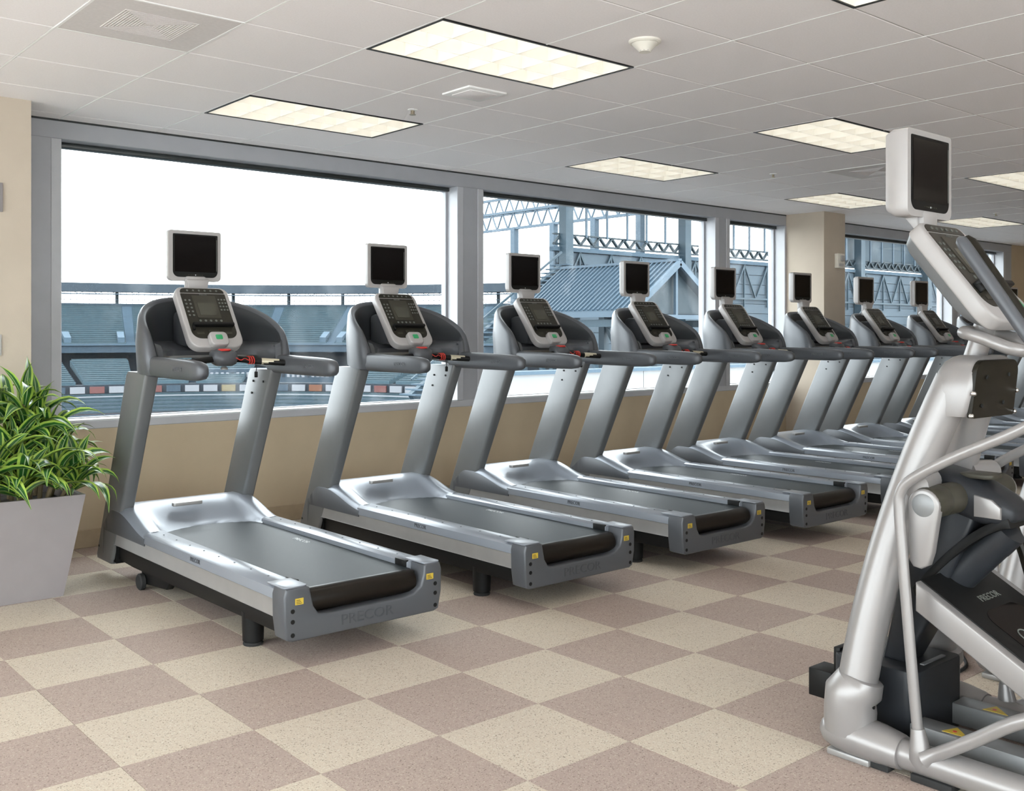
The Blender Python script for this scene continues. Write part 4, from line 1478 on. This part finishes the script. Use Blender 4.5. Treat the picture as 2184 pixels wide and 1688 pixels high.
# roof: trusses along u, and a slatted soffit over them
for j, (vv, zz) in enumerate(((VS - 1.0, RZ), (VS - 6.0, RZ + 1.6))):
    t = MB()
    u_a, u_b = (40, 176) if j == 0 else (34, 176)
    t.box(u_a, u_b, vv - .15, vv + .15, zz, zz + .3).box(u_a, u_b, vv - .15, vv + .15, zz + 1.9, zz + 2.2)
    k = 0
    a = u_a
    while a < u_b - 1:
        t.beam((a, vv, zz + (.2 if k % 2 else 2.0)), (a + 1.5, vv, zz + (2.0 if k % 2 else .2)), .16, .16)
        a += 1.5
        k += 1
    gobj(t, 'roof_truss', 'steel_dark')
for k in range(46):
    a = 34 + k * 3.0
    t = MB().beam((a, VS - 7, RZ + 4.1), (a + 1.5, VS + 8, RZ + 2.4), .35, .4)
    gobj(t, 'roof_rafter', 'steel_dark')
for k in range(8):
    t = MB().beam((34, VS - 6 + k * 2.0, RZ + 4.5 - k * .2), (176, VS - 6 + k * 2.0, RZ + 4.5 - k * .2), .9, .2)
    gobj(t, 'roof_deck_strip', 'steel_teal')

# ---- pale lattice girder running away over the bowl (along v)
gg = thing('lattice_girder', 'pale lattice gantry on slim posts running out over the stadium', 'gantry', (74, 88, -17))
gi2 = gg.matrix_basis.inverted()


def ggobj(mb, name, m):
    mb.bm.transform(gi2)
    return mb.obj(name, m, gg, 0)


GUU = 78.0
zb = CAMH + 12.3
for j, (du, dz) in enumerate(((0, 0), (4.5, 2.6))):
    t = MB()
    t.box(GUU + du - .15, GUU + du + .15, 69, 104, zb + dz, zb + dz + .3).box(GUU + du - .15, GUU + du + .15, 69, 104, zb + dz + 2.0, zb + dz + 2.3)
    for k in range(17):
        a = 69.5 + k * 2.0
        t.beam((GUU + du, a, zb + dz + .15), (GUU + du, a + 1.0, zb + dz + 2.1), .15, .15)
        t.beam((GUU + du, a + 1.0, zb + dz + 2.1), (GUU + du, a + 2.0, zb + dz + .15), .15, .15)
    ggobj(t, 'girder_truss', 'steel_pale')
t = MB()
for k in range(8):
    a = 70 + k * 4
    t.beam((GUU, a, zb + 2.2), (GUU + 4.5, a + 2, zb + 2.8), .2, .2)
ggobj(t, 'cross_brace', 'steel_pale')
for a in (70.4, 77.0, 83.5, 90.3):
    t = MB().box(GUU - .35, GUU + .35, a - .35, a + .35, -17, zb + .1)
    ggobj(t, 'girder_post', 'steel_pale')

# ---- pavilion with a standing-seam metal roof
px0, py0, py1 = 54.3, 45.4, 57.2
hw, zr, ze = 4.8, CAMH + 5.0, CAMH + 1.55
pv = thing('pavilion', 'open pavilion with blue standing-seam metal roof on braced steel posts', 'pavilion', (px0, (py0 + py1) / 2, -17))
pi_ = pv.matrix_basis.inverted()


def pobj(mb, name, m, parent=pv):
    mb.bm.transform(pi_)
    return mb.obj(name, m, parent, 0)


for s in (-1, 1):
    t = MB()
    t.loft([[(px0, y, zr), (px0 + s * hw, y, ze), (px0 + s * hw, y, ze - .15), (px0, y, zr - .15)] for y in (py0, py1)])
    rf = pobj(t, 'roof_slope', 'metal_roof')
    for k in range(27):
        y = py0 + .05 + k * (py1 - py0 - .1) / 26
        t = MB()
        t.beam((px0, y, zr + .05), (px0 + s * hw, y, ze + .05), .13, .13)
        pobj(t, 'roof_seam', 'roof_seam', rf)
    pobj(MB().box(px0 + s * hw - .12, px0 + s * hw + .12, py0, py1, ze - .45, ze - .05), 'eave_gutter', 'steel_pale')
pobj(MB().beam((px0, py0 - .1, zr + .1), (px0, py1, zr + .1), .35, .18), 'ridge_cap', 'roof_seam')
t = MB()
for s in (-1, 1):
    t.beam((px0, py0 - .05, zr - .1), (px0 + s * hw, py0 - .05, ze - .1), .25, .4)
pobj(t, 'rake_board', 'steel_pale')
t = MB().prism([(px0 - hw + .3, ze - .2), (px0 + hw - .3, ze - .2), (px0, zr - .35)], 'y', py0 + .6, py0 + .7)
pobj(t, 'gable_screen', 'steel_dark')
t = MB()
t.beam((px0, py0 + .3, zr - .4), (px0, py0 + .3, ze - 4.5), .22, .22)
t.beam((px0 - hw + .3, py0 + .3, ze - .3), (px0, py0 + .3, ze - 3.4), .22, .22)
t.beam((px0 + hw - .3, py0 + .3, ze - .3), (px0, py0 + .3, ze - 3.4), .22, .22)
t.beam((px0 - hw, py0 + .3, ze - .4), (px0 + hw, py0 + .3, ze - .4), .25, .3)
pobj(t, 'gable_bracing', 'steel_pale')
for s in (-1, 1):
    for y in (py0 + .3, (py0 + py1) / 2, py1 - .3):
        pobj(MB().box(px0 + s * (hw - .4) - .3, px0 + s * (hw - .4) + .3, y - .3, y + .3, -17, ze - .1), 'pavilion_post', 'steel_teal')
    t = MB()
    for y in (py0 + .3, (py0 + py1) / 2):
        L = (py1 - py0) / 2 - .3
        t.beam((px0 + s * (hw - .4), y, ze - .5), (px0 + s * (hw - .4), y + L / 2, ze - 5), .3, .3)
        t.beam((px0 + s * (hw - .4), y + L, ze - .5), (px0 + s * (hw - .4), y + L / 2, ze - 5), .3, .3)
    t.box(px0 + s * (hw - .4) - .2, px0 + s * (hw - .4) + .2, py0, py1, ze - 1.1, ze - .6)
    pobj(t, 'side_bracing', 'steel_teal')
pobj(MB().box(px0 - hw, px0 + hw, py0, py1, -17, ze - 7.5), 'pavilion_base', 'panel_grey')

# ---- stair between bowl and pavilion
st = thing('exterior_stair', 'teal exterior stair climbing beside the metal-roofed pavilion', 'stair', (52, 62, -17))
si_ = st.matrix_basis.inverted()
t = MB()
pA, pB = Vector((41.0, 58.6, -3.2)), Vector((55.6, 58.6, 6.6))
t.beam(pA, pB, .5, .7)
t.beam(pA + Vector((0, 0, 1.3)), pB + Vector((0, 0, 1.3)), .15, .15)
t.bm.transform(si_)
t.obj('stringer', 'steel_teal', st, 0)
for k in range(30):
    q = pA.lerp(pB, k / 29)
    m_ = MB().box(q.x - .35, q.x + .35, q.y - 1.0, q.y + 1.0, q.z + .2, q.z + .3)
    m_.bm.transform(si_)
    m_.obj('stair_tread', 'concrete_pale', st, 0)

# ---- white parapet of the terrace outside
pw = thing('terrace_parapet', 'long white terrace parapet wall just outside the windows', 'parapet', (38, 19, -17))
pwi = pw.matrix_basis.inverted()


def pwobj(mb, name, m):
    mb.bm.transform(pwi)
    return mb.obj(name, m, pw, 0)


e = 15.2
for k in range(16):
    pwobj(MB().box(e, e + 2.98, 19.0, 19.35, -17 if k == 0 else -6, .33 - (0 if k % 3 else 0)), 'parapet_panel', 'parapet_white')
    e += 3.0
pwobj(MB().box(15.1, 63.3, 18.92, 19.43, .33, .42), 'coping', 'concrete_pale')
